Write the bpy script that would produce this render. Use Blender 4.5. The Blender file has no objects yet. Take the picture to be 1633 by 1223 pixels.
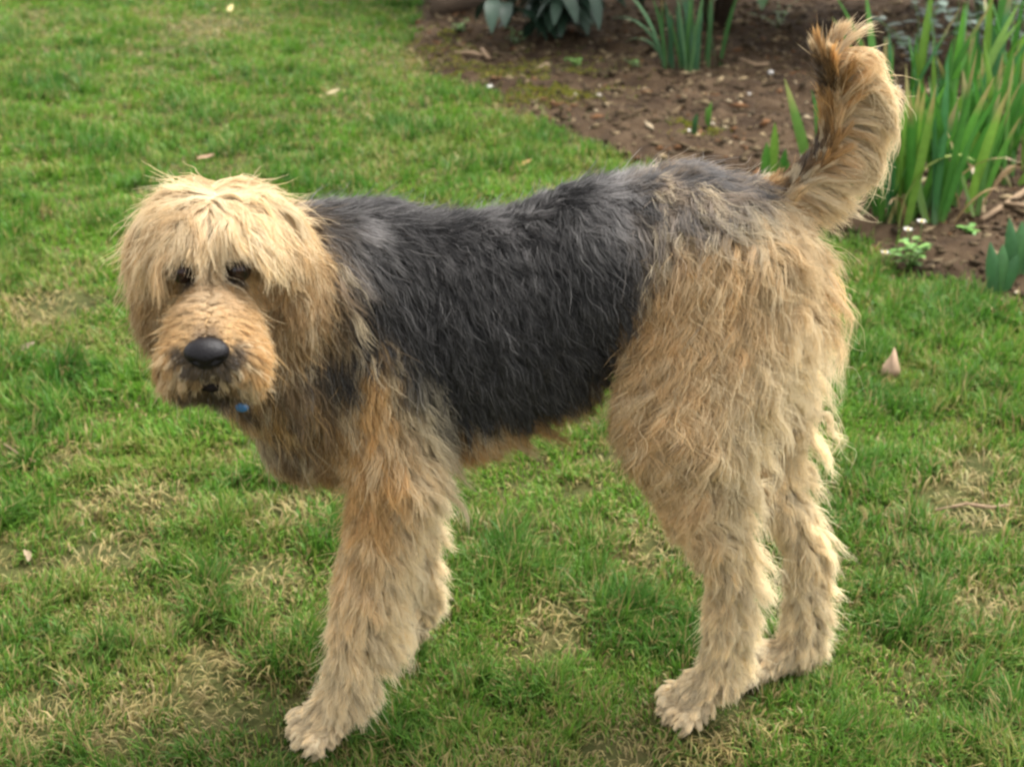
import bpy, math, random
import numpy as np
from mathutils import Vector
from mathutils.kdtree import KDTree

rng = np.random.default_rng(7)
random.seed(7)
SC = bpy.context.scene
COL = SC.collection

# ------------------------------------------------------------------ camera, sky, sun, exposure
CAM = np.array([0.0, -1.5, 1.15])
PITCH = math.radians(25.0)
HFOV = math.radians(40.0)
cd = bpy.data.cameras.new('camera')
cam = bpy.data.objects.new('camera', cd)
COL.objects.link(cam)
cam.location = CAM
cam.rotation_euler = (math.pi / 2 - PITCH, 0, 0)
cd.sensor_fit = 'HORIZONTAL'
cd.angle = HFOV
cd.clip_start = 0.05
cd.clip_end = 400
cd.dof.use_dof = True
cd.dof.focus_distance = 1.62
cd.dof.aperture_fstop = 7.0
SC.camera = cam

SUN_EL, SUN_AZ = math.radians(62), math.radians(55)      # azimuth measured from +Y towards +X
world = bpy.data.worlds.new('World')
SC.world = world
world.use_nodes = True
wn = world.node_tree
wn.nodes.clear()
sky = wn.nodes.new('ShaderNodeTexSky')
sky.sky_type = 'NISHITA'
sky.sun_disc = False
sky.sun_elevation = SUN_EL
sky.sun_rotation = SUN_AZ
sky.dust_density = 4.0
hsv = wn.nodes.new('ShaderNodeHueSaturation')
hsv.inputs['Saturation'].default_value = 0.06
bg = wn.nodes.new('ShaderNodeBackground')
bg.inputs['Strength'].default_value = 0.15
wo = wn.nodes.new('ShaderNodeOutputWorld')
wn.links.new(sky.outputs[0], hsv.inputs['Color'])
wn.links.new(hsv.outputs[0], bg.inputs['Color'])
wn.links.new(bg.outputs[0], wo.inputs['Surface'])

sd = bpy.data.lights.new('sun', 'SUN')
sd.energy = 1.5
sd.angle = math.radians(25)
sd.color = (1.0, 0.94, 0.84)
sun = bpy.data.objects.new('sun', sd)
COL.objects.link(sun)
sdir = Vector((math.sin(SUN_AZ) * math.cos(SUN_EL), math.cos(SUN_AZ) * math.cos(SUN_EL), math.sin(SUN_EL)))
sun.rotation_euler = sdir.to_track_quat('Z', 'Y').to_euler()
sun.location = sdir * 20

SC.view_settings.view_transform = 'Standard'
SC.view_settings.look = 'None'
SC.view_settings.gamma = 1
SC.view_settings.use_curve_mapping = False
SC.view_settings.exposure = 1.8
SC.cycles.filter_width = 2.5
SC.cycles.max_bounces = 6
SC.cycles.diffuse_bounces = 4
SC.cycles.glossy_bounces = 2
SC.cycles.transmission_bounces = 4
SC.cycles.transparent_max_bounces = 6
SC.cycles_curves.shape = 'RIBBONS'
SC.cycles_curves.subdivisions = 2

# ------------------------------------------------------------------ helpers
FPX = 816.5 / math.tan(HFOV / 2)
_F = np.array([0, math.cos(PITCH), -math.sin(PITCH)])
_U = np.array([0, math.sin(PITCH), math.cos(PITCH)])
_R = np.array([1.0, 0, 0])


def at(x, y, Y=None, Z=None):
    """world point seen at photograph pixel x, y on the plane of that Y (or that height Z)"""
    d = _F * FPX + _R * (x - 816.5) + _U * (611.5 - y)
    t = (Y - CAM[1]) / d[1] if Y is not None else (Z - CAM[2]) / d[2]
    return CAM + d * t


def g(x, y):
    return at(x, y, None, 0.0)


def px_of(P):
    """photograph pixel of world points (n,3): used to lay out measured patches once"""
    d = P - CAM
    w = d @ _F
    return np.stack([816.5 + FPX * (d @ _R) / w, 611.5 - FPX * (d @ _U) / w], -1)


def _hash(ix, iy, iz, seed):
    h = (ix * 374761393 + iy * 668265263 + iz * 2147483647 + seed * 1274126177) & 0xFFFFFFFF
    h = ((h ^ (h >> 13)) * 1274126177) & 0xFFFFFFFF
    h = h ^ (h >> 16)
    return (h & 0xFFFFFF) / float(0xFFFFFF)


def vnoise(P, scale, seed=0):
    """value noise in 0..1 at points (n,3) or (n,2)"""
    P = np.asarray(P, float) * scale
    if P.shape[1] == 2:
        P = np.concatenate([P, np.zeros((len(P), 1))], 1)
    i = np.floor(P).astype(np.int64)
    f = P - i
    f = f * f * (3 - 2 * f)
    out = np.zeros(len(P))
    for dx in (0, 1):
        for dy in (0, 1):
            for dz in (0, 1):
                w = (f[:, 0] if dx else 1 - f[:, 0]) * (f[:, 1] if dy else 1 - f[:, 1]) * (f[:, 2] if dz else 1 - f[:, 2])
                out += w * _hash(i[:, 0] + dx, i[:, 1] + dy, i[:, 2] + dz, seed)
    return out


def fbm(P, scale, seed=0, octv=3):
    s, a, tot = 0.0, 1.0, 0.0
    for o in range(octv):
        s = s + a * vnoise(P, scale * 2 ** o, seed + 17 * o)
        tot += a
        a *= 0.5
    return s / tot


def sstep(a, b, x):
    t = np.clip((x - a) / (b - a), 0, 1)
    return t * t * (3 - 2 * t)


def unit(v):
    return v / np.maximum(np.linalg.norm(v, axis=-1, keepdims=True), 1e-9)


def mesh_from(name, V, F, mat, smooth=False, col=None, parent=None, link=True):
    """V (n,3); F list of index arrays each (m,k); col optional per-vertex rgb"""
    me = bpy.data.meshes.new(name)
    V = np.asarray(V, np.float32)
    Fs = [np.asarray(f, np.int32) for f in (F if isinstance(F, list) else [F]) if len(f)]
    me.vertices.add(len(V))
    me.vertices.foreach_set('co', V.ravel())
    loops = np.concatenate([f.ravel() for f in Fs])
    tot = np.concatenate([np.full(len(f), f.shape[1], np.int32) for f in Fs])
    start = np.concatenate([[0], np.cumsum(tot)[:-1]]).astype(np.int32)
    me.loops.add(len(loops))
    me.loops.foreach_set('vertex_index', loops)
    me.polygons.add(len(tot))
    me.polygons.foreach_set('loop_start', start)
    me.polygons.foreach_set('loop_total', tot)
    me.update(calc_edges=True)
    if smooth:
        me.polygons.foreach_set('use_smooth', np.ones(len(tot), bool))
    if col is not None:
        a = me.attributes.new('tint', 'FLOAT_COLOR', 'POINT')
        c = np.ones((len(V), 4), np.float32)
        c[:, :3] = col
        a.data.foreach_set('color', c.ravel())
    me.materials.append(mat)
    o = bpy.data.objects.new(name, me)
    if parent is not None:
        o.parent = parent
    if link:
        COL.objects.link(o)
    return o


def tag(o, label=None, cat=None, group=None, kind=None):
    if label: o['label'] = label
    if cat: o['category'] = cat
    if group: o['group'] = group
    if kind: o['kind'] = kind
    return o


def empty(name, loc):
    o = bpy.data.objects.new(name, None)
    o.empty_display_size = 0.05
    o.location = loc
    COL.objects.link(o)
    return o


def material(name, build):
    m = bpy.data.materials.new(name)
    m.use_nodes = True
    nt = m.node_tree
    nt.nodes.clear()
    out = nt.nodes.new('ShaderNodeOutputMaterial')
    build(nt, out)
    return m


def N(nt, kind, **kw):
    n = nt.nodes.new('ShaderNode' + kind)
    for k, v in kw.items():
        if k in n.inputs:
            n.inputs[k].default_value = v
        else:
            setattr(n, k, v)
    return n


def plain(name, col, rough=0.6, var=0.25, scale=40.0, spec=0.4, bump=0.0):
    def b(nt, out):
        p = N(nt, 'BsdfPrincipled', Roughness=rough)
        p.inputs['Specular IOR Level'].default_value = spec
        tc = N(nt, 'TexCoord')
        nz = N(nt, 'TexNoise', Scale=scale, Detail=4.0)
        nt.links.new(tc.outputs['Object'], nz.inputs['Vector'])
        mx = N(nt, 'MixRGB')
        mx.inputs[1].default_value = tuple(c * (1 - var) for c in col) + (1,)
        mx.inputs[2].default_value = tuple(min(1, c * (1 + var)) for c in col) + (1,)
        nt.links.new(nz.outputs['Fac'], mx.inputs[0])
        nt.links.new(mx.outputs[0], p.inputs['Base Color'])
        if bump:
            bp = N(nt, 'Bump', Strength=bump, Distance=0.01)
            nt.links.new(nz.outputs['Fac'], bp.inputs['Height'])
            nt.links.new(bp.outputs[0], p.inputs['Normal'])
        nt.links.new(p.outputs[0], out.inputs[0])
    return material(name, b)


def leafy(name, trans=0.35, rough=0.45, spec=0.35, grain=60.0, amount=0.3):
    """two-sided leaf: vertex tint, a little grain, light passing through"""
    def b(nt, out):
        at_ = N(nt, 'Attribute', attribute_name='tint')
        tc = N(nt, 'TexCoord')
        nz = N(nt, 'TexNoise', Scale=grain, Detail=3.0)
        nt.links.new(tc.outputs['Object'], nz.inputs['Vector'])
        mr = N(nt, 'MapRange')
        mr.inputs['To Min'].default_value = 1 - amount
        mr.inputs['To Max'].default_value = 1 + amount
        nt.links.new(nz.outputs['Fac'], mr.inputs['Value'])
        mu = N(nt, 'VectorMath', operation='SCALE')
        nt.links.new(at_.outputs['Color'], mu.inputs[0])
        nt.links.new(mr.outputs[0], mu.inputs['Scale'])
        p = N(nt, 'BsdfPrincipled', Roughness=rough)
        p.inputs['Specular IOR Level'].default_value = spec
        nt.links.new(mu.outputs[0], p.inputs['Base Color'])
        t = N(nt, 'BsdfTranslucent')
        nt.links.new(mu.outputs[0], t.inputs['Color'])
        m = N(nt, 'MixShader')
        m.inputs[0].default_value = trans
        nt.links.new(p.outputs[0], m.inputs[1])
        nt.links.new(t.outputs[0], m.inputs[2])
        nt.links.new(m.outputs[0], out.inputs[0])
    return material(name, b)


def hairmat(name, rough=0.35, gloss=0.09, trans=0.42):
    def b(nt, out):
        a = N(nt, 'Attribute', attribute_name='tint')
        d = N(nt, 'BsdfDiffuse')
        t = N(nt, 'BsdfTranslucent')
        h = N(nt, 'BsdfHair')
        h.component = 'Reflection'
        h.inputs['RoughnessU'].default_value = rough
        h.inputs['RoughnessV'].default_value = 0.8
        h.inputs['Color'].default_value = (0.5, 0.49, 0.48, 1)
        nt.links.new(a.outputs['Color'], d.inputs['Color'])
        nt.links.new(a.outputs['Color'], t.inputs['Color'])
        m1 = N(nt, 'MixShader'); m1.inputs[0].default_value = trans
        nt.links.new(d.outputs[0], m1.inputs[1]); nt.links.new(t.outputs[0], m1.inputs[2])
        m2 = N(nt, 'MixShader'); m2.inputs[0].default_value = gloss
        nt.links.new(m1.outputs[0], m2.inputs[1]); nt.links.new(h.outputs[0], m2.inputs[2])
        nt.links.new(m2.outputs[0], out.inputs[0])
    return material(name, b)


M_GRASS = leafy('grass_blades', 0.4, 0.5, 0.25, 300, 0.1)
M_LEAF = leafy('strap_leaf', 0.3, 0.42, 0.4, 60, 0.25)
M_BROAD = leafy('broad_leaf', 0.15, 0.45, 0.35, 40, 0.25)
M_DRY = leafy('dry_leaf', 0.2, 0.7, 0.1, 80, 0.3)
M_CRUMB = leafy('soil_crumbs', 0.0, 0.9, 0.1, 150, 0.3)
M_STEM = plain('green_stem', (0.10, 0.16, 0.04), 0.5)
M_WOOD = plain('dead_wood', (0.23, 0.16, 0.10), 0.85, 0.35, 90, 0.15, 0.4)
M_BARK = plain('bark', (0.07, 0.05, 0.035), 0.9, 0.4, 60, 0.1, 0.5)
M_STONE = plain('stone', (0.16, 0.13, 0.11), 0.8, 0.35, 50, 0.2, 0.5)
M_WHITE = plain('white_petal', (0.80, 0.78, 0.74), 0.6, 0.06, 200, 0.2)


# ------------------------------------------------------------------ ground: lawn sheet and flower bed
BED_EDGE = np.array([g(*p)[:2] for p in ((640, -60), (672, 20), (650, 80), (700, 128), (790, 158), (850, 190), (905, 222), (1010, 262),
                                         (1130, 310), (1250, 355), (1385, 398), (1450, 445), (1540, 468), (1640, 505), (1750, 545))])
BED_EDGE = np.concatenate([[BED_EDGE[0] + np.array([-0.1, 3.0])], BED_EDGE, [BED_EDGE[-1] + np.array([2.5, -0.7])]])
BED_POLY = np.concatenate([BED_EDGE, [[6, 8.5], [BED_EDGE[0][0], 8.5]]])


def poly_dist(Q, poly):
    """signed distance of 2-D points to a polygon, positive inside"""
    n = len(poly)
    d = np.full(len(Q), 1e9)
    ins = np.zeros(len(Q), bool)
    for i in range(n):
        a, b = poly[i], poly[(i + 1) % n]
        e = b - a
        w = Q - a
        t = np.clip((w @ e) / (e @ e + 1e-12), 0, 1)
        d = np.minimum(d, np.hypot(*(w - t[:, None] * e).T))
        c = (a[1] > Q[:, 1]) != (b[1] > Q[:, 1])
        with np.errstate(divide='ignore', invalid='ignore'):
            xi = (b[0] - a[0]) * (Q[:, 1] - a[1]) / (b[1] - a[1] + 1e-12) + a[0]
        ins ^= c & (Q[:, 0] < xi)
    return np.where(ins, d, -d)


def bed_d(Q):
    return poly_dist(Q, BED_POLY) + (fbm(Q, 9, 5) - 0.5) * 0.10


def lawn_h(Q):
    near = sstep(60, 6, np.hypot(Q[:, 0], Q[:, 1]))
    return ((fbm(Q, 5, 11) - 0.5) * 0.022 + (fbm(Q, 26, 12, 2) - 0.5) * 0.010) * near


def bed_h(Q):
    d = bed_d(Q)
    base = lawn_h(Q) + np.clip(d, -0.06, 0.10) * 0.28
    return base + sstep(0, 0.1, d) * ((fbm(Q, 6, 21) - 0.5) * 0.05 + (fbm(Q, 30, 22, 3) - 0.5) * 0.026)


def spaced(a, b, fine_a, fine_b, step, grow=1.35):
    xs = list(np.arange(fine_a, fine_b + step, step))
    s = step
    while xs[-1] < b:
        s *= grow
        xs.append(xs[-1] + s)
    s = step
    while xs[0] > a:
        s *= grow
        xs.insert(0, xs[0] - s)
    return np.array(xs)


def grid_sheet(name, xs, ys, hf, mat, keep=None, colf=None):
    X, Y = np.meshgrid(xs, ys)
    Q = np.stack([X.ravel(), Y.ravel()], 1)
    Z = hf(Q)
    V = np.column_stack([Q, Z])
    ny, nx = X.shape
    idx = np.arange(nx * ny).reshape(ny, nx)
    F = np.stack([idx[:-1, :-1], idx[:-1, 1:], idx[1:, 1:], idx[1:, :-1]], -1).reshape(-1, 4)
    if keep is not None:
        k = keep(Q)
        F = F[k[F].all(1)]
        used = np.unique(F)
        remap = np.full(len(V), -1)
        remap[used] = np.arange(len(used))
        V, F, Q = V[used], remap[F], Q[used]
    return mesh_from(name, V, F, mat, True, None if colf is None else colf(Q), None)


def ground_mat(name, c1, c2, c3, s1, s2):
    def b(nt, out):
        tc = N(nt, 'TexCoord')
        n1 = N(nt, 'TexNoise', Scale=s1, Detail=6.0, Roughness=0.65)
        n2 = N(nt, 'TexNoise', Scale=s2, Detail=5.0, Roughness=0.7)
        nt.links.new(tc.outputs['Object'], n1.inputs['Vector'])
        nt.links.new(tc.outputs['Object'], n2.inputs['Vector'])
        r = N(nt, 'ValToRGB')
        e = r.color_ramp.elements
        e[0].position, e[0].color = 0.32, c1 + (1,)
        e[1].position, e[1].color = 0.68, c3 + (1,)
        m = r.color_ramp.elements.new(0.5)
        m.color = c2 + (1,)
        nt.links.new(n1.outputs['Fac'], r.inputs[0])
        sc = N(nt, 'MapRange')
        sc.inputs['To Min'].default_value = 0.55
        sc.inputs['To Max'].default_value = 1.45
        nt.links.new(n2.outputs['Fac'], sc.inputs['Value'])
        mu = N(nt, 'VectorMath', operation='SCALE')
        nt.links.new(r.outputs[0], mu.inputs[0])
        nt.links.new(sc.outputs[0], mu.inputs['Scale'])
        p = N(nt, 'BsdfPrincipled', Roughness=0.95)
        p.inputs['Specular IOR Level'].default_value = 0.1
        nt.links.new(mu.outputs[0], p.inputs['Base Color'])
        bp = N(nt, 'Bump', Strength=0.7, Distance=0.012)
        nt.links.new(n2.outputs['Fac'], bp.inputs['Height'])
        nt.links.new(bp.outputs[0], p.inputs['Normal'])
        nt.links.new(p.outputs[0], out.inputs[0])
    return material(name, b)


M_THATCH = ground_mat('lawn_thatch', (0.035, 0.040, 0.012), (0.065, 0.070, 0.022), (0.13, 0.10, 0.045), 9, 120)
M_SOIL = ground_mat('bed_soil', (0.021, 0.013, 0.008), (0.047, 0.030, 0.017), (0.080, 0.054, 0.032), 7, 55)

lawn = grid_sheet('lawn', spaced(-150, 150, -3.2, 3.2, 0.025), spaced(-60, 300, -0.6, 7.0, 0.025), lawn_h, M_THATCH)
tag(lawn, kind='structure')
bed = grid_sheet('flower_bed', np.arange(-1.0, 4.0, 0.013), np.concatenate([np.arange(0.9, 5.2, 0.013), np.arange(5.2, 8.4, 0.04)]),
                 bed_h, M_SOIL, keep=lambda Q: bed_d(Q) > -0.05)
tag(bed, kind='structure')


def ground_z(Q):
    Q = np.atleast_2d(np.asarray(Q, float))[:, :2]
    d = bed_d(Q)
    return np.where(d > 0.0, np.maximum(bed_h(Q), lawn_h(Q)), lawn_h(Q))


def on_ground(x, y, dz=0.0):
    p = g(x, y)
    for _ in range(4):
        z = ground_z(p[None])[0]
        p = at(x, y, None, z)
    p[2] = z + dz
    return p


# ------------------------------------------------------------------ dog skeleton (measured in the photograph, laid out in depth)
# each bone: name, end a, end b, radius a, radius b, sideways squash, blend, region
BONES = []


THIN = {'torso': .90, 'rump': .87, 'chest': .9, 'neck': .88, 'throat': .85, 'fore_near': .74, 'fore_far': .70, 'hind_near': .76, 'hind_far': .66, 'tail': .62,
        'paw_near': .82, 'paw_far': .8, 'paw_hind_near': .82, 'paw_hind_far': .8}


def bone(region, a, b, ra, rb, sy=1.0, k=0.03):
    ra, rb = ra * THIN.get(region, 1.0), rb * THIN.get(region, 1.0)
    BONES.append((region, np.array(a, float), np.array(b, float), ra, rb, sy, k))


# torso
bone('torso', at(575, 515, 0), at(760, 505, 0), 0.112, 0.110, 0.92)
bone('torso', at(760, 500, 0), at(950, 445, 0), 0.110, 0.090, 0.95)
bone('torso', at(950, 415, 0), at(1090, 400, 0), 0.088, 0.092, 0.95)
bone('rump', at(1085, 410, 0), at(1160, 425, 0), 0.090, 0.082, 1.0)
bone('torso', at(600, 620, 0), at(720, 610, 0), 0.080, 0.072, 1.0)
bone('torso', at(720, 605, 0), at(860, 560, 0), 0.076, 0.062, 1.0)
bone('chest', at(508, 640, -0.015), at(565, 620, -0.01), 0.074, 0.09, 1.0)
bone('neck', at(590, 460, -0.01), at(425, 455, -0.08), 0.100, 0.078, 1.0)
bone('throat', at(500, 590, -0.03), at(415, 540, -0.10), 0.075, 0.062, 1.0)
# near fore leg
bone('fore_near', at(600, 590, -0.075), at(622, 745, -0.10), 0.070, 0.043, 0.9)
bone('fore_near', at(622, 745, -0.10), at(576, 945, -0.100), 0.040, 0.027, 1.0, 0.015)
bone('fore_near', at(576, 945, -0.100), at(547, 1112, -0.092), 0.028, 0.023, 1.0, 0.010)
bone('paw_near', at(547, 1112, -0.090), at(516, 1142, -0.088), 0.024, 0.028, 1.0, 0.010)
# far fore leg
bone('fore_far', at(610, 590, 0.075), at(634, 740, 0.09), 0.066, 0.042, 0.9)
bone('fore_far', at(634, 740, 0.09), at(655, 900, 0.09), 0.038, 0.026, 1.0, 0.015)
bone('fore_far', at(655, 900, 0.09), at(668, 965, 0.098), 0.026, 0.022, 1.0, 0.010)
bone('paw_far', at(668, 965, 0.098), at(656, 1000, 0.09), 0.022, 0.023, 1.0, 0.010)
# near hind leg
bone('hind_near', at(1138, 430, -0.045), at(1080, 640, -0.085), 0.092, 0.070, 0.85)
bone('hind_near', at(1152, 520, -0.045), at(1090, 690, -0.075), 0.075, 0.055, 0.85)
bone('hind_near', at(1072, 660, -0.085), at(1110, 800, -0.080), 0.060, 0.036, 0.9, 0.02)
bone('hind_near', at(1110, 800, -0.080), at(1163, 922, -0.065), 0.035, 0.021, 1.0, 0.010)
bone('hind_near', at(1163, 922, -0.062), at(1147, 1070, -0.048), 0.023, 0.022, 1.0, 0.008)
bone('paw_hind_near', at(1148, 1078, -0.047), at(1104, 1106, -0.044), 0.024, 0.027, 1.0, 0.008)
# far hind leg
bone('hind_far', at(1158, 450, 0.045), at(1178, 620, 0.07), 0.086, 0.066, 0.85)
bone('hind_far', at(1190, 500, 0.04), at(1212, 650, 0.06), 0.068, 0.048, 0.85)
bone('hind_far', at(1188, 630, 0.070), at(1226, 760, 0.060), 0.052, 0.032, 0.9, 0.015)
bone('hind_far', at(1226, 760, 0.060), at(1282, 880, 0.050), 0.031, 0.022, 1.0, 0.008)
bone('hind_far', at(1282, 880, 0.050), at(1276, 1030, 0.045), 0.023, 0.022, 1.0, 0.006)
bone('paw_hind_far', at(1274, 1035, 0.045), at(1214, 1052, 0.035), 0.023, 0.025, 1.0, 0.006)
# tail
bone('tail', at(1190, 350, 0), at(1268, 302, 0), 0.038, 0.028, 1.0, 0.02)
bone('tail', at(1268, 302, 0), at(1328, 240, 0), 0.026, 0.024, 1.0, 0.01)
bone('tail', at(1328, 240, 0), at(1345, 150, 0), 0.024, 0.022, 1.0, 0.01)
bone('tail', at(1345, 150, 0), at(1330, 92, -0.01), 0.022, 0.018, 1.0, 0.01)

# head, in its own frame: E midpoint between the eyes, F along the bridge, R to the dog's left, U up
HE = at(337, 434, -0.215)
HN = at(326, 548, -0.312)
hF = (HN - HE) / np.linalg.norm(HN - HE)
hR = np.cross(np.array([0, 0, 1.0]), hF)
hR = -hR if hR[0] < 0 else hR
hR = hR / np.linalg.norm(hR)
hR = hR - 0.0 * hF
hU = np.cross(hF, hR)
hU = hU if hU[2] > 0 else -hU
BR = np.linalg.norm(HN - HE)


def hp(f, r, u):
    return HE + hF * f + hR * r + hU * u


def to_head(P):
    d = P - HE
    return np.stack([d @ hF, d @ hR, d @ hU], -1)


EYE_R, EYE_U = 0.0275, 0.003
for s in (-1, 1):
    bone('skull', hp(-0.048, s * 0.011, 0.000), hp(-0.085, s * 0.011, -0.018), 0.042, 0.043, 1.0, 0.02)
    bone('brow', hp(-0.020, s * 0.026, 0.026), hp(-0.034, s * 0.038, 0.015), 0.012, 0.013, 1.0, 0.012)
    bone('cheek', hp(-0.03, s * 0.023, -0.040), hp(-0.06, s * 0.026, -0.046), 0.022, 0.028, 1.0, 0.02)
    bone('lip', hp(0.030, s * 0.018, -0.042), hp(BR - 0.024, s * 0.022, -0.046), 0.019, 0.022, 1.0, 0.015)
    bone('lip', hp(0.045, s * 0.030, -0.066), hp(BR - 0.030, s * 0.028, -0.066), 0.010, 0.011, 1.0, 0.015)
    e0, e1, e2 = (0.045, 0.065, 0.073) if s > 0 else (0.038, 0.056, 0.064)
    bone('ear', hp(-0.060, s * e0, 0.020), hp(-0.052, s * e1, -0.018), 0.015, 0.016, 1.0, 0.012)
    bone('ear', hp(-0.040, s * e1, -0.018), hp(-0.034, s * e2, -0.085), 0.015, 0.013, 1.0, 0.008)
    bone('ear', hp(-0.068, s * e1, -0.018), hp(-0.062, s * (e2 + 0.004), -0.092), 0.015, 0.013, 1.0, 0.008)
bone('muzzle', hp(-0.02, 0, -0.026), hp(BR - 0.022, 0, -0.026), 0.027, 0.022, 1.0, 0.02)
bone('jaw', hp(-0.01, 0, -0.058), hp(BR - 0.040, -0.004, -0.070), 0.020, 0.016, 1.0, 0.015)
bone('neck', hp(-0.09, 0, -0.03), at(455, 455, -0.06), 0.050, 0.080, 1.0, 0.03)
bone('throat', hp(-0.06, 0, -0.06), at(440, 560, -0.08), 0.042, 0.06, 1.0, 0.03)


def toes(base, fwd, side, r, n=4, spread=0.062):
    fwd = fwd / np.linalg.norm(fwd)
    for i in range(n):
        s = (i - (n - 1) / 2) / (n - 1)
        a = base + side * s * spread * 0.6
        b = base + side * s * spread + fwd * (0.040 - 0.024 * abs(s)) + np.array([0, 0, -0.004])
        bone(TOE, a, b, r * 0.95, r, 1.0, 0.004)


TOE = 'paw_near'
toes(at(522, 1148, -0.086), np.array([-1, -0.45, -0.12]), np.array([0.42, -0.9, 0]), 0.0130, spread=0.068)
TOE = 'paw_far'
toes(at(658, 1000, 0.09), np.array([-0.6, 0.0, -0.75]), np.array([0, 1.0, 0]), 0.0135, spread=0.05)
TOE = 'paw_hind_near'
toes(at(1112, 1114, -0.042), np.array([-1, -0.25, -0.12]), np.array([0.25, -0.97, 0]), 0.0130, spread=0.066)
TOE = 'paw_hind_far'
toes(at(1220, 1055, 0.035), np.array([-1, -0.05, -0.1]), np.array([0.05, -1.0, 0]), 0.0120, spread=0.060)


def bone_dist(P, bn):
    _, a, b, ra, rb, sy, _ = bn
    S = np.array([1, 1 / sy, 1])
    A, B, Q = a * S, b * S, P * S
    e = B - A
    w = Q - A
    t = np.clip((w @ e) / (e @ e + 1e-12), 0, 1)
    d = np.linalg.norm(w - t[..., None] * e, axis=-1) - (ra + (rb - ra) * t)
    return d * min(1.0, sy)


# signed distance grid of the whole body
H = 0.0062
LO = np.array([-0.50, -0.42, -0.02])
HI = np.array([0.46, 0.26, 0.93])
DIM = np.ceil((HI - LO) / H).astype(int) + 1
SDF = np.full(DIM, 0.5, np.float32)
for bn in BONES:
    mx = max(bn[3], bn[4]) + 0.07
    lo = np.clip(((np.minimum(bn[1], bn[2]) - mx - LO) / H).astype(int), 0, DIM - 1)
    hi = np.clip(((np.maximum(bn[1], bn[2]) + mx - LO) / H).astype(int) + 2, 1, DIM)
    gx, gy, gz = [LO[i] + H * np.arange(lo[i], hi[i]) for i in range(3)]
    P = np.stack(np.meshgrid(gx, gy, gz, indexing='ij'), -1)
    d = bone_dist(P, bn).astype(np.float32)
    sl = tuple(slice(lo[i], hi[i]) for i in range(3))
    o = SDF[sl]
    k = bn[6]
    h = np.clip(k - np.abs(o - d), 0, None) / k
    SDF[sl] = np.minimum(o, d) - h * h * k * 0.25


def trilin(A, P):
    q = np.clip((P - LO) / H, 0, np.array(A.shape[:3]) - 1.001)
    i = q.astype(int)
    f = q - i
    out = 0
    for dx in (0, 1):
        for dy in (0, 1):
            for dz in (0, 1):
                w = (f[:, 0] if dx else 1 - f[:, 0]) * (f[:, 1] if dy else 1 - f[:, 1]) * (f[:, 2] if dz else 1 - f[:, 2])
                v = A[i[:, 0] + dx, i[:, 1] + dy, i[:, 2] + dz]
                out = out + (w if v.ndim == 1 else w[:, None]) * v
    return out


GRAD = np.stack(np.gradient(SDF, H), -1).astype(np.float32)


def sdf(P):
    return trilin(SDF, P)


def sgrad(P):
    return unit(trilin(GRAD, P))


def surface_nets(A, lo, h):
    """closed quad mesh of the zero level of a grid"""
    ins = A < 0
    nx, ny, nz = A.shape
    corners = [(dx, dy, dz) for dx in (0, 1) for dy in (0, 1) for dz in (0, 1)]
    sub = lambda B, c: B[c[0]:nx - 1 + c[0], c[1]:ny - 1 + c[1], c[2]:nz - 1 + c[2]]
    cnt = sum(sub(ins, c).astype(int) for c in corners)
    act = (cnt > 0) & (cnt < 8)
    ids = np.full(act.shape, -1, int)
    cell = np.argwhere(act)
    ids[act] = np.arange(len(cell))
    vals = np.stack([sub(A, c)[act] for c in corners], 1)
    acc = np.zeros((len(cell), 3))
    num = np.zeros(len(cell))
    for i, ci in enumerate(corners):
        for j, cj in enumerate(corners):
            if j > i and sum(abs(a - b) for a, b in zip(ci, cj)) == 1:
                va, vb = vals[:, i], vals[:, j]
                cr = (va < 0) != (vb < 0)
                t = np.where(cr, va / np.where(cr, va - vb, 1), 0)
                p = np.array(ci) + t[:, None] * (np.array(cj) - np.array(ci))
                acc += np.where(cr[:, None], p, 0)
                num += cr
    V = lo + h * (cell + acc / num[:, None])
    F = []
    for ax in range(3):
        s0 = [slice(1, n - 1) for n in A.shape]
        s1 = list(s0)
        s0[ax] = slice(0, A.shape[ax] - 1)
        s1[ax] = slice(1, A.shape[ax])
        a, b = ins[tuple(s0)], ins[tuple(s1)]
        e = np.argwhere(a != b)
        off = np.array([1, 1, 1]); off[ax] = 0
        e = e + off
        fl = A[tuple(e.T)] < 0
        u, v = [(1, 2), (2, 0), (0, 1)][ax]
        q = []
        for du, dv in ((0, 0), (-1, 0), (-1, -1), (0, -1)):
            c = e.copy()
            c[:, u] += du
            c[:, v] += dv
            q.append(ids[c[:, 0], c[:, 1], c[:, 2]])
        q = np.stack(q, 1)
        q[~fl] = q[~fl][:, ::-1]
        F.append(q)
    return V, np.concatenate(F)


DV, DF = surface_nets(SDF, LO, H)

# ------------------------------------------------------------------ coat: colour pattern
SADDLE = np.array([(410, 300), (440, 440), (485, 545), (545, 575), (590, 505), (612, 540), (640, 600), (652, 640), (664, 668), (720, 676), (790, 668), (850, 655),
                   (900, 630), (930, 590), (962, 550), (985, 480), (1005, 425), (1055, 378), (1130, 356), (1205, 345), (1245, 290), (1150, 180), (600, 200)], float)
C_BLACK = np.array([0.011, 0.0105, 0.011])
C_GREY = np.array([0.24, 0.228, 0.222])
C_TAN = np.array([0.58, 0.365, 0.145])
C_DTAN = np.array([0.38, 0.225, 0.09])
C_CREAM = np.array([0.85, 0.73, 0.50])
C_PALE = np.array([0.78, 0.65, 0.43])
C_DARK = np.array([0.040, 0.028, 0.022])


def mixc(a, b, t):
    t = np.asarray(t)[:, None]
    return a * (1 - t) + b * t


REG = [b[0] for b in BONES]
REGIONS = sorted(set(REG))


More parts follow.
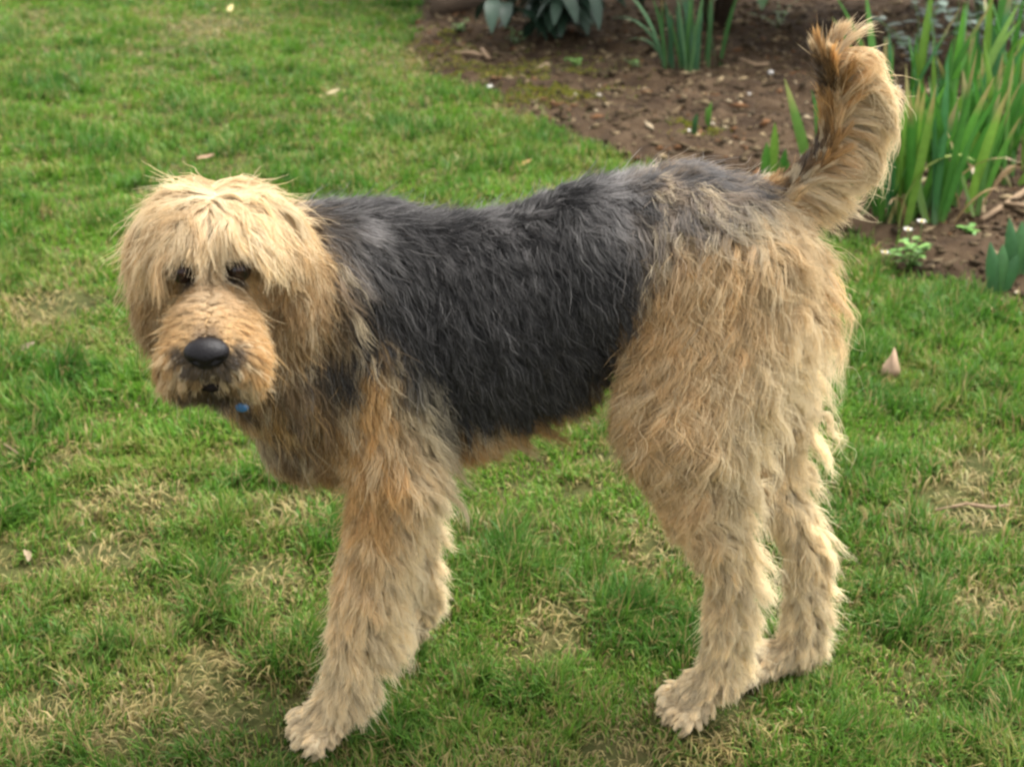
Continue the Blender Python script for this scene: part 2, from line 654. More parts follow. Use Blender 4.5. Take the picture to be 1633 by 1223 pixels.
def region_weights(P):
    D = np.stack([np.maximum(bone_dist(P, b), -0.03) for b in BONES], 1)
    W = np.exp(-(D - D.min(1, keepdims=True)) / 0.012)
    W /= W.sum(1, keepdims=True)
    R = {r: W[:, [i for i, q in enumerate(REG) if q == r]].sum(1) for r in REGIONS}
    return R, D.argmin(1)


HEADR = ('skull', 'brow', 'cheek', 'lip', 'ear', 'muzzle', 'jaw')


def side_px(P):
    """flank coordinates: photograph pixels of the near flank, the same on both sides of the dog"""
    Q = P.copy()
    Q[:, 1] = -0.085
    return px_of(Q)


def coat_colour(P, Nn, R, seed=0):
    n = len(P)
    uv = side_px(P)
    nz = fbm(P, 22, 31, 3)
    nz2 = fbm(P, 60, 33, 2)
    sp = poly_dist(uv + (nz[:, None] - 0.5) * 50, SADDLE)
    dark = sstep(-24, 20, sp + (nz2 - 0.5) * 30)
    # tan underneath, paler low on the legs and along the rear edge
    c = np.tile(C_TAN, (n, 1)) * (0.85 + 0.35 * nz[:, None])
    c = mixc(c, C_DTAN, 0.35 * sstep(0.45, 0.75, nz2) * (1 - sstep(0.42, 0.3, P[:, 2])))
    rear = R['rump'] + R['hind_near'] + R['hind_far']
    c = mixc(c, C_PALE, 0.35 * rear)
    low = sstep(0.44, 0.10, P[:, 2]) * (rear + R['fore_near'] + R['fore_far'] + R['paw_near'] + R['paw_far'] + R['paw_hind_near'] + R['paw_hind_far'])
    c = mixc(c, C_PALE, 0.95 * low)
    ff = sstep(0.0, 0.8, Nn[:, 0]) * (rear + 0.8 * R['fore_near'] + R['fore_far']) * sstep(0.66, 0.5, P[:, 2])
    c = mixc(c, C_CREAM, np.clip(1.0 * ff, 0, 0.9))
    farl = R['hind_far'] + R['fore_far']
    c = mixc(c, C_PALE, 0.8 * farl * sstep(0.45, 0.2, P[:, 2]))
    c = mixc(c, C_DTAN, 0.6 * R['chest'] * sstep(0.45, 0.65, nz2))
    belly = R['torso'] * (1 - dark)
    c = mixc(c, C_DTAN, 0.5 * belly)
    # saddle: black with grey along the spine, the withers and over the hips
    u, v = uv[:, 0], uv[:, 1]
    grey = sstep(0.45, 0.9, Nn[:, 2]) * (0.30 + 0.5 * sstep(860, 1000, u)) + 0.75 * sstep(900, 1010, u) * sstep(420, 300, v)
    grey = grey + 0.60 * sstep(680, 550, u) * sstep(470, 360, v)
    grey = np.clip(grey * (0.12 + 1.7 * sstep(0.40, 0.66, 0.6 * nz + 0.4 * nz2)), 0, 1)
    grey = np.maximum(grey, (0.35 + 0.5 * nz) * sstep(930, 1060, u) * sstep(470, 380, v))
    k = mixc(np.tile(C_BLACK, (n, 1)), C_GREY, grey)
    hipsand = sstep(950, 1060, u) * sstep(262, 330, v) * 0.8 * sstep(0.35, 0.62, nz2)
    k = mixc(k, C_GREY * 0.75 + C_TAN * 0.35, hipsand)
    body = R['torso'] + R['rump'] + R['neck'] + R['chest'] + R['fore_near'] + R['fore_far'] + R['hind_near'] + R['hind_far'] + R['throat'] + R['tail'] * sstep(1240, 1200, u)
    c = mixc(c, k, np.clip(dark * body, 0, 1))
    # throat and fore chest: sooty streaks
    thr = np.clip((R['throat'] + 0.6 * R['neck']) * (1 - dark), 0, 1)
    thr = np.clip(thr + 0.9 * R['chest'] * (1 - dark) * sstep(540, 450, u) * sstep(760, 690, v), 0, 1)
    c = mixc(c, C_DARK, 0.85 * thr * sstep(0.30, 0.52, nz2 * 0.6 + nz * 0.4))
    # tail: black base, orange plume, dark leading edge, pale tip
    t = R['tail']
    tz = P[:, 2]
    tc = mixc(np.tile(np.array([0.50, 0.29, 0.105]), (n, 1)), C_CREAM, 0.8 * sstep(-0.05, 0.6, Nn[:, 0]))
    tc = mixc(tc, C_DARK, sstep(0.2, 0.9, -Nn[:, 0]) * 0.9 * sstep(0.66, 0.72, tz) * sstep(0.86, 0.80, tz) * sstep(0.2, 0.5, nz))
    tc = mixc(tc, C_DARK, 0.7 * sstep(-0.1, 0.5, Nn[:, 2] - 0.5 * Nn[:, 0]) * sstep(0.755, 0.725, tz) * sstep(0.25, 0.5, nz))
    tc = mixc(tc, np.array([0.55, 0.47, 0.42]), sstep(0.845, 0.875, tz))
    c = mixc(c, tc, np.clip(t * (1 - dark * sstep(1235, 1205, u)), 0, 1))
    # head
    L = to_head(P)
    f, r, uu = L.T
    hd = sum(R[q] for q in HEADR)
    hc = np.tile(np.array([0.56, 0.385, 0.19]), (n, 1)) * (0.9 + 0.2 * nz[:, None])
    hc = mixc(hc, np.array([0.76, 0.63, 0.42]), sstep(-0.01, 0.04, uu) * sstep(0.068, 0.035, np.abs(r)) * sstep(0.03, -0.01, f) * np.clip(2.2 * nz - 0.25, 0.1, 1))
    hc = mixc(hc, np.array([0.62, 0.49, 0.33]), R['muzzle'] * sstep(0.085, 0.03, f) * sstep(0.022, 0.010, np.abs(r)) * 0.85)
    hc = mixc(hc, np.array([0.47, 0.29, 0.125]), R['muzzle'] * sstep(0.016, 0.028, np.abs(r)) * 0.6)
    hc = mixc(hc, np.array([0.11, 0.085, 0.075]), sstep(0.016, 0.004, np.abs(r)) * sstep(BR - 0.045, BR - 0.012, f) * sstep(-0.02, -0.005, uu) * 0.7)
    hc = mixc(hc, np.array([0.50, 0.31, 0.13]), 0.6 * R['lip'])
    er = R['ear']
    hc = mixc(hc, np.array([0.36, 0.235, 0.115]), np.clip(er + 0.7 * R['skull'] * sstep(0.050, 0.064, np.abs(r)), 0, 1) * sstep(0.015, -0.045, uu) * 0.9)
    hc = mixc(hc, np.array([0.66, 0.50, 0.29]), er * 0.45 * sstep(0.5, 0.62, nz) * sstep(-0.075, -0.03, uu))
    hc = mixc(hc, C_DTAN * 0.5, er * 0.5 * sstep(0.45, 0.6, nz2) * sstep(-0.03, -0.09, uu))
    und = sstep(0.034, 0.026, np.linalg.norm(P - NOSE, axis=1)) * sstep(-0.012, -0.02, uu)
    hc = mixc(hc, C_DARK, 0.85 * und)
    mouth = sstep(-0.040, -0.056, uu) * (R['lip'] + R['jaw'] + R['muzzle']) * sstep(0.05, 0.025, np.abs(r + 0.008)) * sstep(-0.02, 0.02, f)
    hc = mixc(hc, C_DARK, np.clip(mouth, 0, 1) * 0.85)
    for e in EYES:
        hc = mixc(hc, C_DARK, 0.9 * sstep(0.021, 0.015, np.linalg.norm(P - e, axis=1)))
    c = mixc(c, hc, sstep(0.38, 0.68, hd))
    return c


NOSE = hp(BR - 0.004, 0, -0.015)
EYES = [hp(0.002, s * EYE_R, EYE_U) for s in (-1, 1)]
RV, _ = region_weights(DV)
NV = sgrad(DV)
def skin_mat(nt, out):
    a = N(nt, 'Attribute', attribute_name='tint')
    p = N(nt, 'BsdfPrincipled', Roughness=0.8)
    p.inputs['Specular IOR Level'].default_value = 0.15
    tc = N(nt, 'TexCoord')
    nz = N(nt, 'TexNoise', Scale=160.0, Detail=3.0)
    nt.links.new(tc.outputs['Object'], nz.inputs['Vector'])
    bp = N(nt, 'Bump', Strength=0.5, Distance=0.004)
    nt.links.new(nz.outputs['Fac'], bp.inputs['Height'])
    nt.links.new(bp.outputs[0], p.inputs['Normal'])
    nt.links.new(a.outputs['Color'], p.inputs['Base Color'])
    nt.links.new(p.outputs[0], out.inputs[0])


M_SKIN = material('dog_skin', skin_mat)
M_HAIR = hairmat('dog_hair')
dog = mesh_from('dog', DV, DF, M_SKIN, True, coat_colour(DV, NV, RV) * 0.8)
tag(dog, 'shaggy tan dog with black and grey saddle standing on the lawn', 'dog')

# ------------------------------------------------------------------ coat: strands
tri = np.concatenate([DF[:, [0, 1, 2]], DF[:, [0, 2, 3]]])
ta = 0.5 * np.linalg.norm(np.cross(DV[tri[:, 1]] - DV[tri[:, 0]], DV[tri[:, 2]] - DV[tri[:, 0]]), axis=1)


def scatter(n, dens):
    w = ta * dens
    i = rng.choice(len(tri), n, p=w / w.sum())
    u, v = rng.random(n), rng.random(n)
    s = u + v > 1
    u[s], v[s] = 1 - u[s], 1 - v[s]
    T = DV[tri[i]]
    return T[:, 0] + u[:, None] * (T[:, 1] - T[:, 0]) + v[:, None] * (T[:, 2] - T[:, 0])


def bare(P):
    m = np.zeros(len(P), bool)
    for e in EYES:
        m |= np.linalg.norm(P - e, axis=1) < 0.0130
    m |= np.linalg.norm(P - NOSE, axis=1) < 0.015
    m |= P[:, 2] < 0.004
    return m


def flow(P, Nn, R):
    """hair direction, length, wave height, wave length, lift at skin points"""
    n = len(P)
    d = np.zeros((n, 3))
    ln = np.zeros(n)
    wa = np.zeros(n)
    sgn = np.sign(P[:, 1])[:, None]
    back = Nn[:, 0]
    V = lambda *a: np.array(a, float)[None]

    def add(r, dv, l, w):
        nonlocal d, ln, wa
        d = d + R[r][:, None] * dv
        ln = ln + R[r] * l
        wa = wa + R[r] * w
    top = sstep(0.3, 0.9, Nn[:, 2])
    add('torso', V(0.75, 0, -0.75) + V(0, 0.25, 0) * sgn, 0.046, 0.0035)
    fe = sstep(0.1, 0.8, back)
    add('rump', V(0.6, 0, -0.8) + V(0.6, 0, 0.35) * fe[:, None], 0.058 + 0.030 * fe, 0.0085)
    add('neck', V(0.6, -0.1, -0.8), 0.050, 0.003)
    add('chest', V(0.25, -0.1, -1.0), 0.062, 0.004)
    add('throat', V(0.25, -0.1, -1.0), 0.070, 0.004)
    fe = sstep(0.1, 0.8, back)
    for q in ('fore_near', 'fore_far'):
        add(q, V(0.12, 0, -1.0) + V(0.7, 0, 0.25) * fe[:, None], (0.040 + 0.004 * sstep(0.2, 0.4, P[:, 2]) + 0.022 * fe) * (0.8 if q == 'fore_far' else 1.0), 0.0035)
    for q in ('hind_near', 'hind_far'):
        add(q, V(0.25, 0, -1.0) + V(0.75, 0, 0.15) * fe[:, None], (0.060 + 0.016 * fe) * (0.58 + 0.42 * sstep(0.28, 0.42, P[:, 2]) + 0.16 * fe * sstep(0.4, 0.28, P[:, 2])), 0.0038 + 0.0047 * sstep(0.25, 0.40, P[:, 2]))
    for q in ('paw_near', 'paw_far', 'paw_hind_near', 'paw_hind_far'):
        add(q, V(-0.8, -0.25, -0.5) + V(1.3, 0.1, -0.2) * fe[:, None], 0.011, 0.0003)
    pl = sstep(-0.35, 0.55, back + 0.4 * np.maximum(-Nn[:, 2], 0))
    add('tail', V(0.1, 0, 0.8) * (1 - pl)[:, None] + V(1.0, 0, -0.42) * pl[:, None], 0.014 + (0.027 + 0.022 * sstep(0.76, 0.70, P[:, 2])) * pl * sstep(0.93, 0.78, P[:, 2]), 0.0005)
    # head
    L = to_head(P)
    f, r, u = L.T
    rs = np.sign(r) * sstep(0.0, 0.02, np.abs(r))
    rs = rs + 0.25 * np.sign(r + 1e-6)
    H3 = lambda a, b, c: hF[None] * np.asarray(a)[..., None] + hR[None] * np.asarray(b)[..., None] + hU[None] * np.asarray(c)[..., None]
    one = np.ones(n)
    fr = sstep(-0.10, -0.02, f)
    add('skull', H3(0.30 + 0.25 * fr, rs * 0.42, -0.85), (0.030 - 0.006 * fr) * (1 - 0.45 * sstep(0.03, 0.058, np.abs(r))), 0.0035)
    add('brow', H3(0.30 * one, rs * 1.0, -0.30 * one), 0.030, 0.002)
    add('cheek', H3(0.0 * one, rs * 0.35, -1.0 * one), 0.034, 0.003)
    br = sstep(0.022, 0.008, np.abs(r)) * sstep(-0.02, 0.0, u)
    add('muzzle', H3(-0.12 * one, rs * 0.95, -0.45 - 0.25 * (1 - br)), 0.009 + 0.010 * sstep(0.0, 0.03, np.abs(r)) * sstep(0.0, 0.05, f), 0.0002)
    add('lip', H3(-0.10 * one, rs * 0.18, -1.0 * one), 0.032, 0.0025)
    add('jaw', H3(0.1 * one, rs * 0.1, -1.0 * one), 0.042, 0.004)
    add('ear', H3(0.05 * one, rs * 0.10, -1.0 * one), 0.050, 0.0050)
    # close to eyes and nose the hair is short
    for e in EYES:
        ln = ln * (0.35 + 0.65 * sstep(0.012, 0.034, np.linalg.norm(P - e, axis=1)) + 0.5 * sstep(0.012, 0.03, (P - e) @ hU))
    ln = ln * (0.35 + 0.65 * sstep(0.02, 0.05, np.linalg.norm(P - NOSE, axis=1)))
    hd = sum(R[q] for q in HEADR)
    lift = 0.22 - 0.15 * (R['muzzle'] + R['lip'] + R['brow']) - 0.10 * (R['skull'] + R['ear'] + R['cheek'] + R['paw_near'] + R['paw_far'] + R['paw_hind_near'] + R['paw_hind_far']) + 0.50 * fe * (1 - hd)
    return d, ln, wa, lift, fe * (1 - hd - R['tail']), hd


NG = 9000
NPT = 8
dens = np.ones(len(tri))
tc_ = DV[tri].mean(1)
tn_ = unit(np.cross(DV[tri[:, 1]] - DV[tri[:, 0]], DV[tri[:, 2]] - DV[tri[:, 0]]))
tocam = unit(CAM[None] - tc_)
facing = (tn_ * tocam).sum(1)
dens *= np.where(facing > -0.15, 1.0, 0.30)          # the far flank carries a thinner coat
hl = to_head(tc_)
dens *= np.where((np.abs(hl[:, 1]) < 0.12) & (hl[:, 0] > -0.1) & (np.abs(hl[:, 2]) < 0.13), 2.6, 1.0)
dens *= np.where((tc_[:, 2] > 0.70) & (tc_[:, 0] > 0.27), 2.2, 1.0)      # plumed tail
G0 = scatter(NG, dens)
G0 = G0[~bare(G0)]
NG = len(G0)
GR, _ = region_weights(G0)
GN = sgrad(G0)
gd, gl, gw, glift, gfe, ghd = flow(G0, GN, GR)
gl = gl * (0.72 + 0.5 * rng.random(NG)) * (0.8 + 0.4 * fbm(G0, 14, 41))
wisp = (gfe > 0.4) & (rng.random(NG) < 0.10) & (G0[:, 2] > 0.13)
gl = gl * np.where(wisp, 1.5, np.where(gfe > 0.4, 0.88, 1.0))
jit = (np.stack([fbm(G0, 18, 51 + i, 2) for i in range(3)], 1) - 0.5) * 1.3 + (rng.random((NG, 3)) - 0.5) * 0.45
gd = unit(gd) + jit * ((0.22 + 34 * gw) * (1 - 0.45 * (1.6 * GR['muzzle'] + GR['lip'] + GR['jaw'] + GR['paw_near'] + GR['paw_hind_near'] + GR['paw_far'] + GR['paw_hind_far'])))[:, None]
tg = gd - (gd * GN).sum(1, keepdims=True) * GN
tg = unit(tg)
cur = unit(tg + GN * (glift * (0.6 + 0.8 * rng.random(NG)))[:, None])
pts = np.zeros((NG, NPT, 3))
p = G0.copy()
pts[:, 0] = p
step = (gl / (NPT - 1))[:, None]
maxh = (0.009 + 0.010 * rng.random(NG)) * (1 - 0.35 * ghd) * (0.6 + 0.4 * sstep(0.25, 0.42, G0[:, 2])) * np.clip(gl / 0.03, 0.25, 1) + 0.028 * gfe
for k in range(1, NPT):
    p = p + cur * step
    s = sdf(p)
    nn = sgrad(p)
    push = np.clip(0.0018 + 0.0018 * k * np.clip(gl / 0.045, 0.05, 1) ** 1.3 - s, 0, 0.02)
    p = p + nn * push[:, None]
    pts[:, k] = p
    cur = cur + np.array([[0, 0, -1.0]]) * (0.10 + 0.32 * GR['skull'] + 0.12 * GR['ear'])[:, None] + unit(gd) * 0.10
    over = np.clip(s - maxh, 0, 0.02) / 0.02
    cur = unit(cur - nn * (over * 0.5)[:, None])
# nothing hangs in front of the eyes: locks that would cross them end at the brow
hl_ = to_head(pts.reshape(-1, 3)).reshape(NG, NPT, 3)
inb = (np.abs(np.abs(hl_[..., 1]) - EYE_R - 0.001) < 0.019) & (hl_[..., 2] < 0.017) & (hl_[..., 2] > -0.014) & (hl_[..., 0] > -0.035) & (hl_[..., 0] < 0.03)
inb[:, 0] = False
hit = inb.any(1) & (rng.random(NG) > 0.02)
first = np.maximum(inb.argmax(1) - 0.7, 0.8)
for i in np.where(hit)[0]:
    xs_ = np.linspace(0, first[i], NPT)
    for c_ in range(3):
        pts[i, :, c_] = np.interp(xs_, np.arange(NPT), pts[i, :, c_].copy())
    gw[i] = 0
# waves: swing each lock sideways along its length
t = np.linspace(0, 1, NPT)[None]
axis = unit(np.cross(tg, GN))
axis2 = GN
ph = rng.random(NG) * 6.28
wl = 0.032 + 0.018 * rng.random(NG)
phase = ph[:, None] + 6.28 * t * gl[:, None] / wl[:, None]
amp = gw[:, None] * sstep(0, 0.5, t) * (0.6 + 0.8 * rng.random(NG))[:, None]
pts += axis[:, None] * (np.sin(phase) * amp)[..., None] + axis2[:, None] * (np.cos(phase) * amp * 0.45)[..., None]

NS = 370000
S0 = scatter(NS, dens)
S0 = S0[~bare(S0)]
NS = len(S0)
kd = KDTree(NG)
for i in range(NG):
    kd.insert(G0[i], i)
kd.balance()
par = np.array([kd.find(q)[1] for q in S0])
SR, SB = region_weights(S0)
SN = sgrad(S0)
off = S0 - G0[par]
off = np.where(np.linalg.norm(off, axis=1, keepdims=True) > 0.02, off * 0.5, off)
clump = (0.60 + 0.36 * rng.random(NS))
clump *= (1 - 0.35 * sstep(0.36, 0.26, S0[:, 2])) * (1 - 0.8 * np.clip(SR['muzzle'] + 0.4 * SR['lip'], 0, 1))
frac = 0.75 + 0.33 * rng.random(NS)
tt = np.linspace(0, 1, NPT)
hp_ = np.zeros((NS, NPT, 3), np.float32)
flya = rng.normal(0, 1, (NS, 3)) * 0.0035
flya *= np.clip(gl[par] / 0.045, 0.22, 1.2)[:, None]
stray = rng.random(NS) < 0.08
flya[stray] *= 3.0
clump[stray] *= 0.3
for k in range(NPT):
    x = tt[k] * frac * (NPT - 1)
    i0 = np.clip(x.astype(int), 0, NPT - 2)
    fx = x - i0
    gp = pts[par, i0] * (1 - fx)[:, None] + pts[par, i0 + 1] * fx[:, None]
    hp_[:, k] = gp + off * (1 - clump * tt[k] ** 0.8)[:, None] + flya * tt[k] ** 1.4
hl_ = to_head(hp_.reshape(-1, 3).astype(float)).reshape(NS, NPT, 3)
inb = (np.hypot(np.abs(hl_[..., 1]) - EYE_R, (hl_[..., 2] - EYE_U + 0.001) * 1.15) < 0.0112) & (hl_[..., 0] > -0.03) & (hl_[..., 0] < 0.035)
inb[:, 0] = False
hit = inb.any(1) & (rng.random(NS) > 0.10)
for i in np.where(hit)[0]:
    xs_ = np.linspace(0, max(inb[i].argmax() - 0.8, 0.5), NPT)
    for c_ in range(3):
        hp_[i, :, c_] = np.interp(xs_, np.arange(NPT), hp_[i, :, c_].copy())
hp_[..., 2] = np.maximum(hp_[..., 2], 0.003)
scol = coat_colour(S0, SN, SR)
lockv = 1 + ((0.75 + 0.5 * rng.random(NG))[par] - 1) * (1 - 0.7 * SR['muzzle'])
scol = scol * (lockv * (0.82 + 0.36 * rng.random(NS)))[:, None]
lum = scol.mean(1)
dk = 1 - sstep(0.05, 0.12, scol[:, 0] - scol[:, 2])           # 1 on black and grey hair, 0 on tan
gh = (rng.random(NS) < 0.16) & (dk > 0.5)              # scattered grey hairs in the saddle
scol[gh] = scol[gh] * 0.4 + C_GREY * (0.5 + 0.8 * rng.random(gh.sum()))[:, None] * 0.6
bh = (rng.random(NS) < 0.025) & (S0[:, 2] > 0.42) & (dk < 0.5) & (SR['rump'] + SR['hind_near'] + SR['fore_near'] > 0.4)
scol[bh] = C_DARK
lt = (SR['muzzle'] < 0.5) & (rng.random(NG) < 0.32)[par] & (dk < 0.5)          # sun-bleached locks
scol[lt] = scol[lt] * 0.55 + C_CREAM * 0.45

REGION_PART = {}
for r in REGIONS:
    REGION_PART[r] = 'coat'
for r in ('skull', 'brow', 'cheek'):
    REGION_PART[r] = 'head_hair'
for r in ('muzzle', 'lip', 'jaw'):
    REGION_PART[r] = 'muzzle_hair'
REGION_PART['ear'] = 'ear_hair'
REGION_PART['tail'] = 'tail_hair'
for r in ('fore_near', 'fore_far', 'paw_near', 'paw_far', 'hind_near', 'hind_far', 'paw_hind_near', 'paw_hind_far'):
    REGION_PART[r] = 'leg_hair'
part_of = []
for i, r in enumerate(REG):
    q = REGION_PART[r]
    if q == 'ear_hair':
        q += '|' + ('a' if to_head(BONES[i][1][None])[0, 1] < 0 else 'b')
    if q == 'leg_hair':
        q += '|' + r.replace('paw_near', 'fore_near').replace('paw_far', 'fore_far').replace('paw_', '')
    part_of.append(q)
part_of = np.array(part_of)
spart = part_of[SB]


def hair_object(name, P, col, rad, parent, mat):
    hc = bpy.data.hair_curves.new(name)
    n, k = P.shape[:2]
    hc.add_curves([k] * n)
    hc.attributes['position'].data.foreach_set('vector', np.ascontiguousarray(P, np.float32).ravel())
    ra = hc.attributes.get('radius') or hc.attributes.new('radius', 'FLOAT', 'POINT')
    ra.data.foreach_set('value', np.ascontiguousarray(rad, np.float32).ravel())
    ca = hc.attributes.new('tint', 'FLOAT_COLOR', 'POINT')
    c = np.ones((n, k, 4), np.float32)
    c[..., :3] = col
    ca.data.foreach_set('color', c.ravel())
    hc.materials.append(mat)
    o = bpy.data.objects.new(name, hc)
    o.parent = parent
    COL.objects.link(o)
    return o


PART_LABEL = {'coat': 'wavy black saddle with grey along the spine and tan edges', 'tail_hair': 'upright tan tail plume with a dark front edge and pale tip',
              'head_hair': 'pale cream mop of hair falling over the brows'}
for q in np.unique(spart):
    m = spart == q
    base = (0.00024 + 0.00018 * rng.random(m.sum()))[:, None]
    rad = base * np.array([0.9, 1.0, 1.0, 0.95, 0.85, 0.7, 0.5, 0.2])[None]
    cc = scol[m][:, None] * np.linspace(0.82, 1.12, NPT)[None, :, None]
    if q == 'tail_hair' or q.startswith('leg_hair'):          # feathering bleaches towards its tips
        reach = np.clip((hp_[m][:, -1, 0] - hp_[m][:, 0, 0] - 0.016) / 0.02, 0, 1)
        w_ = (0.6 if q == 'tail_hair' else 0.5) * reach[:, None] * np.linspace(-0.2, 1, NPT).clip(0)[None]
        cc = cc * (1 - w_[..., None]) + C_CREAM * 0.95 * w_[..., None]
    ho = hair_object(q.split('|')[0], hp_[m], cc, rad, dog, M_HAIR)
    if q in PART_LABEL:
        ho['label'] = PART_LABEL[q]

# ------------------------------------------------------------------ face parts, pads, collar


def ball(name, c, r, mat, parent, axes=None, nu=20, nv=12, dent=None):
    axes = np.eye(3) if axes is None else axes
    r = np.ones(3) * r
    V = [[0, 0, 1]]
    for j in range(1, nv):
        a = math.pi * j / nv
        for i in range(nu):
            b = 2 * math.pi * i / nu
            V.append([math.sin(a) * math.cos(b), math.sin(a) * math.sin(b), math.cos(a)])
    V.append([0, 0, -1])
    V = np.array(V)
    if dent is not None:
        V = dent(V)
    T, Q = [], []
    for i in range(nu):
        k = (i + 1) % nu
        T.append([0, 1 + i, 1 + k])
        T.append([len(V) - 1, 1 + (nv - 2) * nu + k, 1 + (nv - 2) * nu + i])
        for j in range(nv - 2):
            a = 1 + j * nu
            Q.append([a + i, a + nu + i, a + nu + k, a + k])
    return mesh_from(name, (V * r) @ axes + c, [np.array(T), np.array(Q)], mat, True, None, parent)


M_EYE = plain('dark_eye', (0.010, 0.006, 0.005), 0.12, 0.3, 200, 0.4)
M_NOSE = plain('wet_nose', (0.006, 0.005, 0.006), 0.42, 0.3, 500, 0.2, 0.2)
M_LIP = plain('dark_lip', (0.010, 0.007, 0.006), 0.7, 0.2, 200, 0.1)
M_PAD = plain('paw_pad', (0.012, 0.010, 0.009), 0.9, 0.2, 200, 0.05)
M_IRIS = plain('brown_iris', (0.020, 0.008, 0.005), 0.12, 0.3, 300, 0.3)
HA = np.stack([hR, hF, hU])


def nose_dent(V):
    V = V.copy()
    for s in (-1, 1):
        c = np.array([s * 0.50, 0.84, 0.02])
        d = np.linalg.norm((V - c) * np.array([1, 1, 1.5]), axis=1)
        V *= (1 - 0.42 * np.exp(-(d / 0.24) ** 2))[:, None]
    gr = np.exp(-(V[:, 0] / 0.09) ** 2) * (V[:, 1] > 0.2) * (V[:, 2] < 0.1)
    V[:, 1] -= 0.10 * gr
    V[:, 0] *= 1 - 0.42 * sstep(0.1, -1.0, V[:, 2])
    V[:, 2] = np.where(V[:, 2] > 0, V[:, 2] * 0.82, V[:, 2])          # narrower below
    return V


ball('nose', NOSE, (0.0215, 0.016, 0.0165), M_NOSE, dog, HA, 36, 24, nose_dent)
for e in EYES:
    eye = ball('eye', e, 0.0115, M_EYE, dog, HA)
    look = unit((CAM - e)[None])[0]
    side = np.cross(look, [0, 0, 1.0]); side /= np.linalg.norm(side)
    ax = np.stack([side, look, np.cross(side, look)])
    ball('iris', e + look * 0.0068, (0.0062, 0.0052, 0.0062), M_IRIS, eye, ax, 18, 10)


def tube(name, P, r, mat, parent=None, ns=8, flat=None, link=True):
    P = np.asarray(P, float)
    r = np.ones(len(P)) * r
    V = []
    for i, q in enumerate(P):
        d = unit((P[min(i + 1, len(P) - 1)] - P[max(i - 1, 0)])[None])[0]
        a = np.cross(d, [0.3, 0.2, 1.0]); a /= np.linalg.norm(a)
        b = np.cross(d, a)
        for k in range(ns):
            w = 2 * math.pi * k / ns
            V.append(q + r[i] * (math.cos(w) * a + math.sin(w) * b))
    V.append(P[0]); V.append(P[-1])
    V = np.array(V)
    n = len(P)
    Q = [[i * ns + k, i * ns + (k + 1) % ns, (i + 1) * ns + (k + 1) % ns, (i + 1) * ns + k] for i in range(n - 1) for k in range(ns)]
    T = [[n * ns, (k + 1) % ns, k] for k in range(ns)] + [[n * ns + 1, (n - 1) * ns + k, (n - 1) * ns + (k + 1) % ns] for k in range(ns)]
    return mesh_from(name, V, [np.array(Q), np.array(T)], mat, True, None, parent, link)


tube('mouth', [hp(BR - 0.014 - 0.045 * abs(s) ** 1.6, s * 0.036, -0.058 - 0.014 * abs(s)) + hF * 0.010 * (1 - abs(s)) for s in np.linspace(-1, 1, 11)],
     [0.004, 0.005, 0.006, 0.0065, 0.007, 0.007, 0.007, 0.0065, 0.006, 0.005, 0.004], M_LIP, dog)
M_COLLAR = plain('blue_collar', (0.03, 0.12, 0.26), 0.45, 0.15, 100)
cc = at(452, 520, -0.085)
ca = unit((at(590, 460, -0.01) - at(400, 455, -0.1))[None])[0]
e1 = np.cross(ca, [0, 1.0, 0.2]); e1 /= np.linalg.norm(e1)
e2 = np.cross(ca, e1)
ring = []
for w in np.linspace(0, 6.2832, 41):
    d_ = e1 * math.cos(w) + e2 * math.sin(w)
    rr = np.linspace(0.03, 0.16, 80)
    sv_ = sdf(cc + d_ * rr[:, None])
    ring.append(rr[np.argmax(sv_ > 0.002)] if (sv_ > 0.002).any() else 0.1)
ring = np.minimum(np.array(ring), 0.11)
ring = np.array([cc + (e1 * math.cos(w) + e2 * math.sin(w)) * q for w, q in zip(np.linspace(0, 6.2832, 41), ring)])
collar = tube('collar', ring, 0.005, M_COLLAR, dog)
ball('collar_tag', at(386, 650, -0.200), (0.007, 0.003, 0.005), M_COLLAR, collar)

# ------------------------------------------------------------------ grass
STRAW = [(1545, 800, .085), (1560, 970, .05), (330, 1100, .075), (215, 1135, .05), (1040, 880, .06), (75, 490, .09), (1120, 1180, .07), (1010, 1200, .05), (430, 930, .06),
         (110, 730, .04), (330, 45, .22), (200, 880, .05), (250, 800, .06), (870, 1000, .05), (60, 1180, .05), (700, 95, .25), (170, 800, .05), (460, 820, .05), (1540, 760, .05)]
TUFT = [(450, 130, .16), (90, 140, .14), (150, 235, .12), (1400, 640, .07), (1560, 620, .08), (250, 870, .06), (120, 620, .07), (60, 690, .06), (380, 880, .06), (1060, 1020, .05),
        (640, 210, .15), (270, 170, .12), (980, 960, .06), (1580, 1130, .06), (90, 1010, .05), (1480, 900, .06), (800, 900, .07), (1380, 760, .06), (170, 1040, .05), (420, 1040, .05), (640, 1180, .04)]
STRAW = np.array([[*g(a, b)[:2], r] for a, b, r in STRAW])
TUFT = np.array([[*g(a, b)[:2], r] for a, b, r in TUFT])


def patch(Q, L):
    w = np.zeros(len(Q))
    for x, y, r in L:
        d = np.hypot(Q[:, 0] - x, (Q[:, 1] - y) * 0.75)
        w = np.maximum(w, np.exp(-(d / r) ** 2))
    return w


def grass_points(dens0):
    out = []
    for d0, d1 in [(1.2 + 0.25 * i, 1.45 + 0.25 * i) for i in range(28)]:
        dm = (d0 + d1) / 2
        hw = dm * 0.47 + 0.16
        n = int(dens0 * (1.4 / dm) ** 1.55 * 2 * hw * (d1 - d0))
        out.append(np.stack([rng.uniform(-hw, hw, n), CAM[1] + rng.uniform(d0, d1, n)], 1))
    return np.concatenate(out)


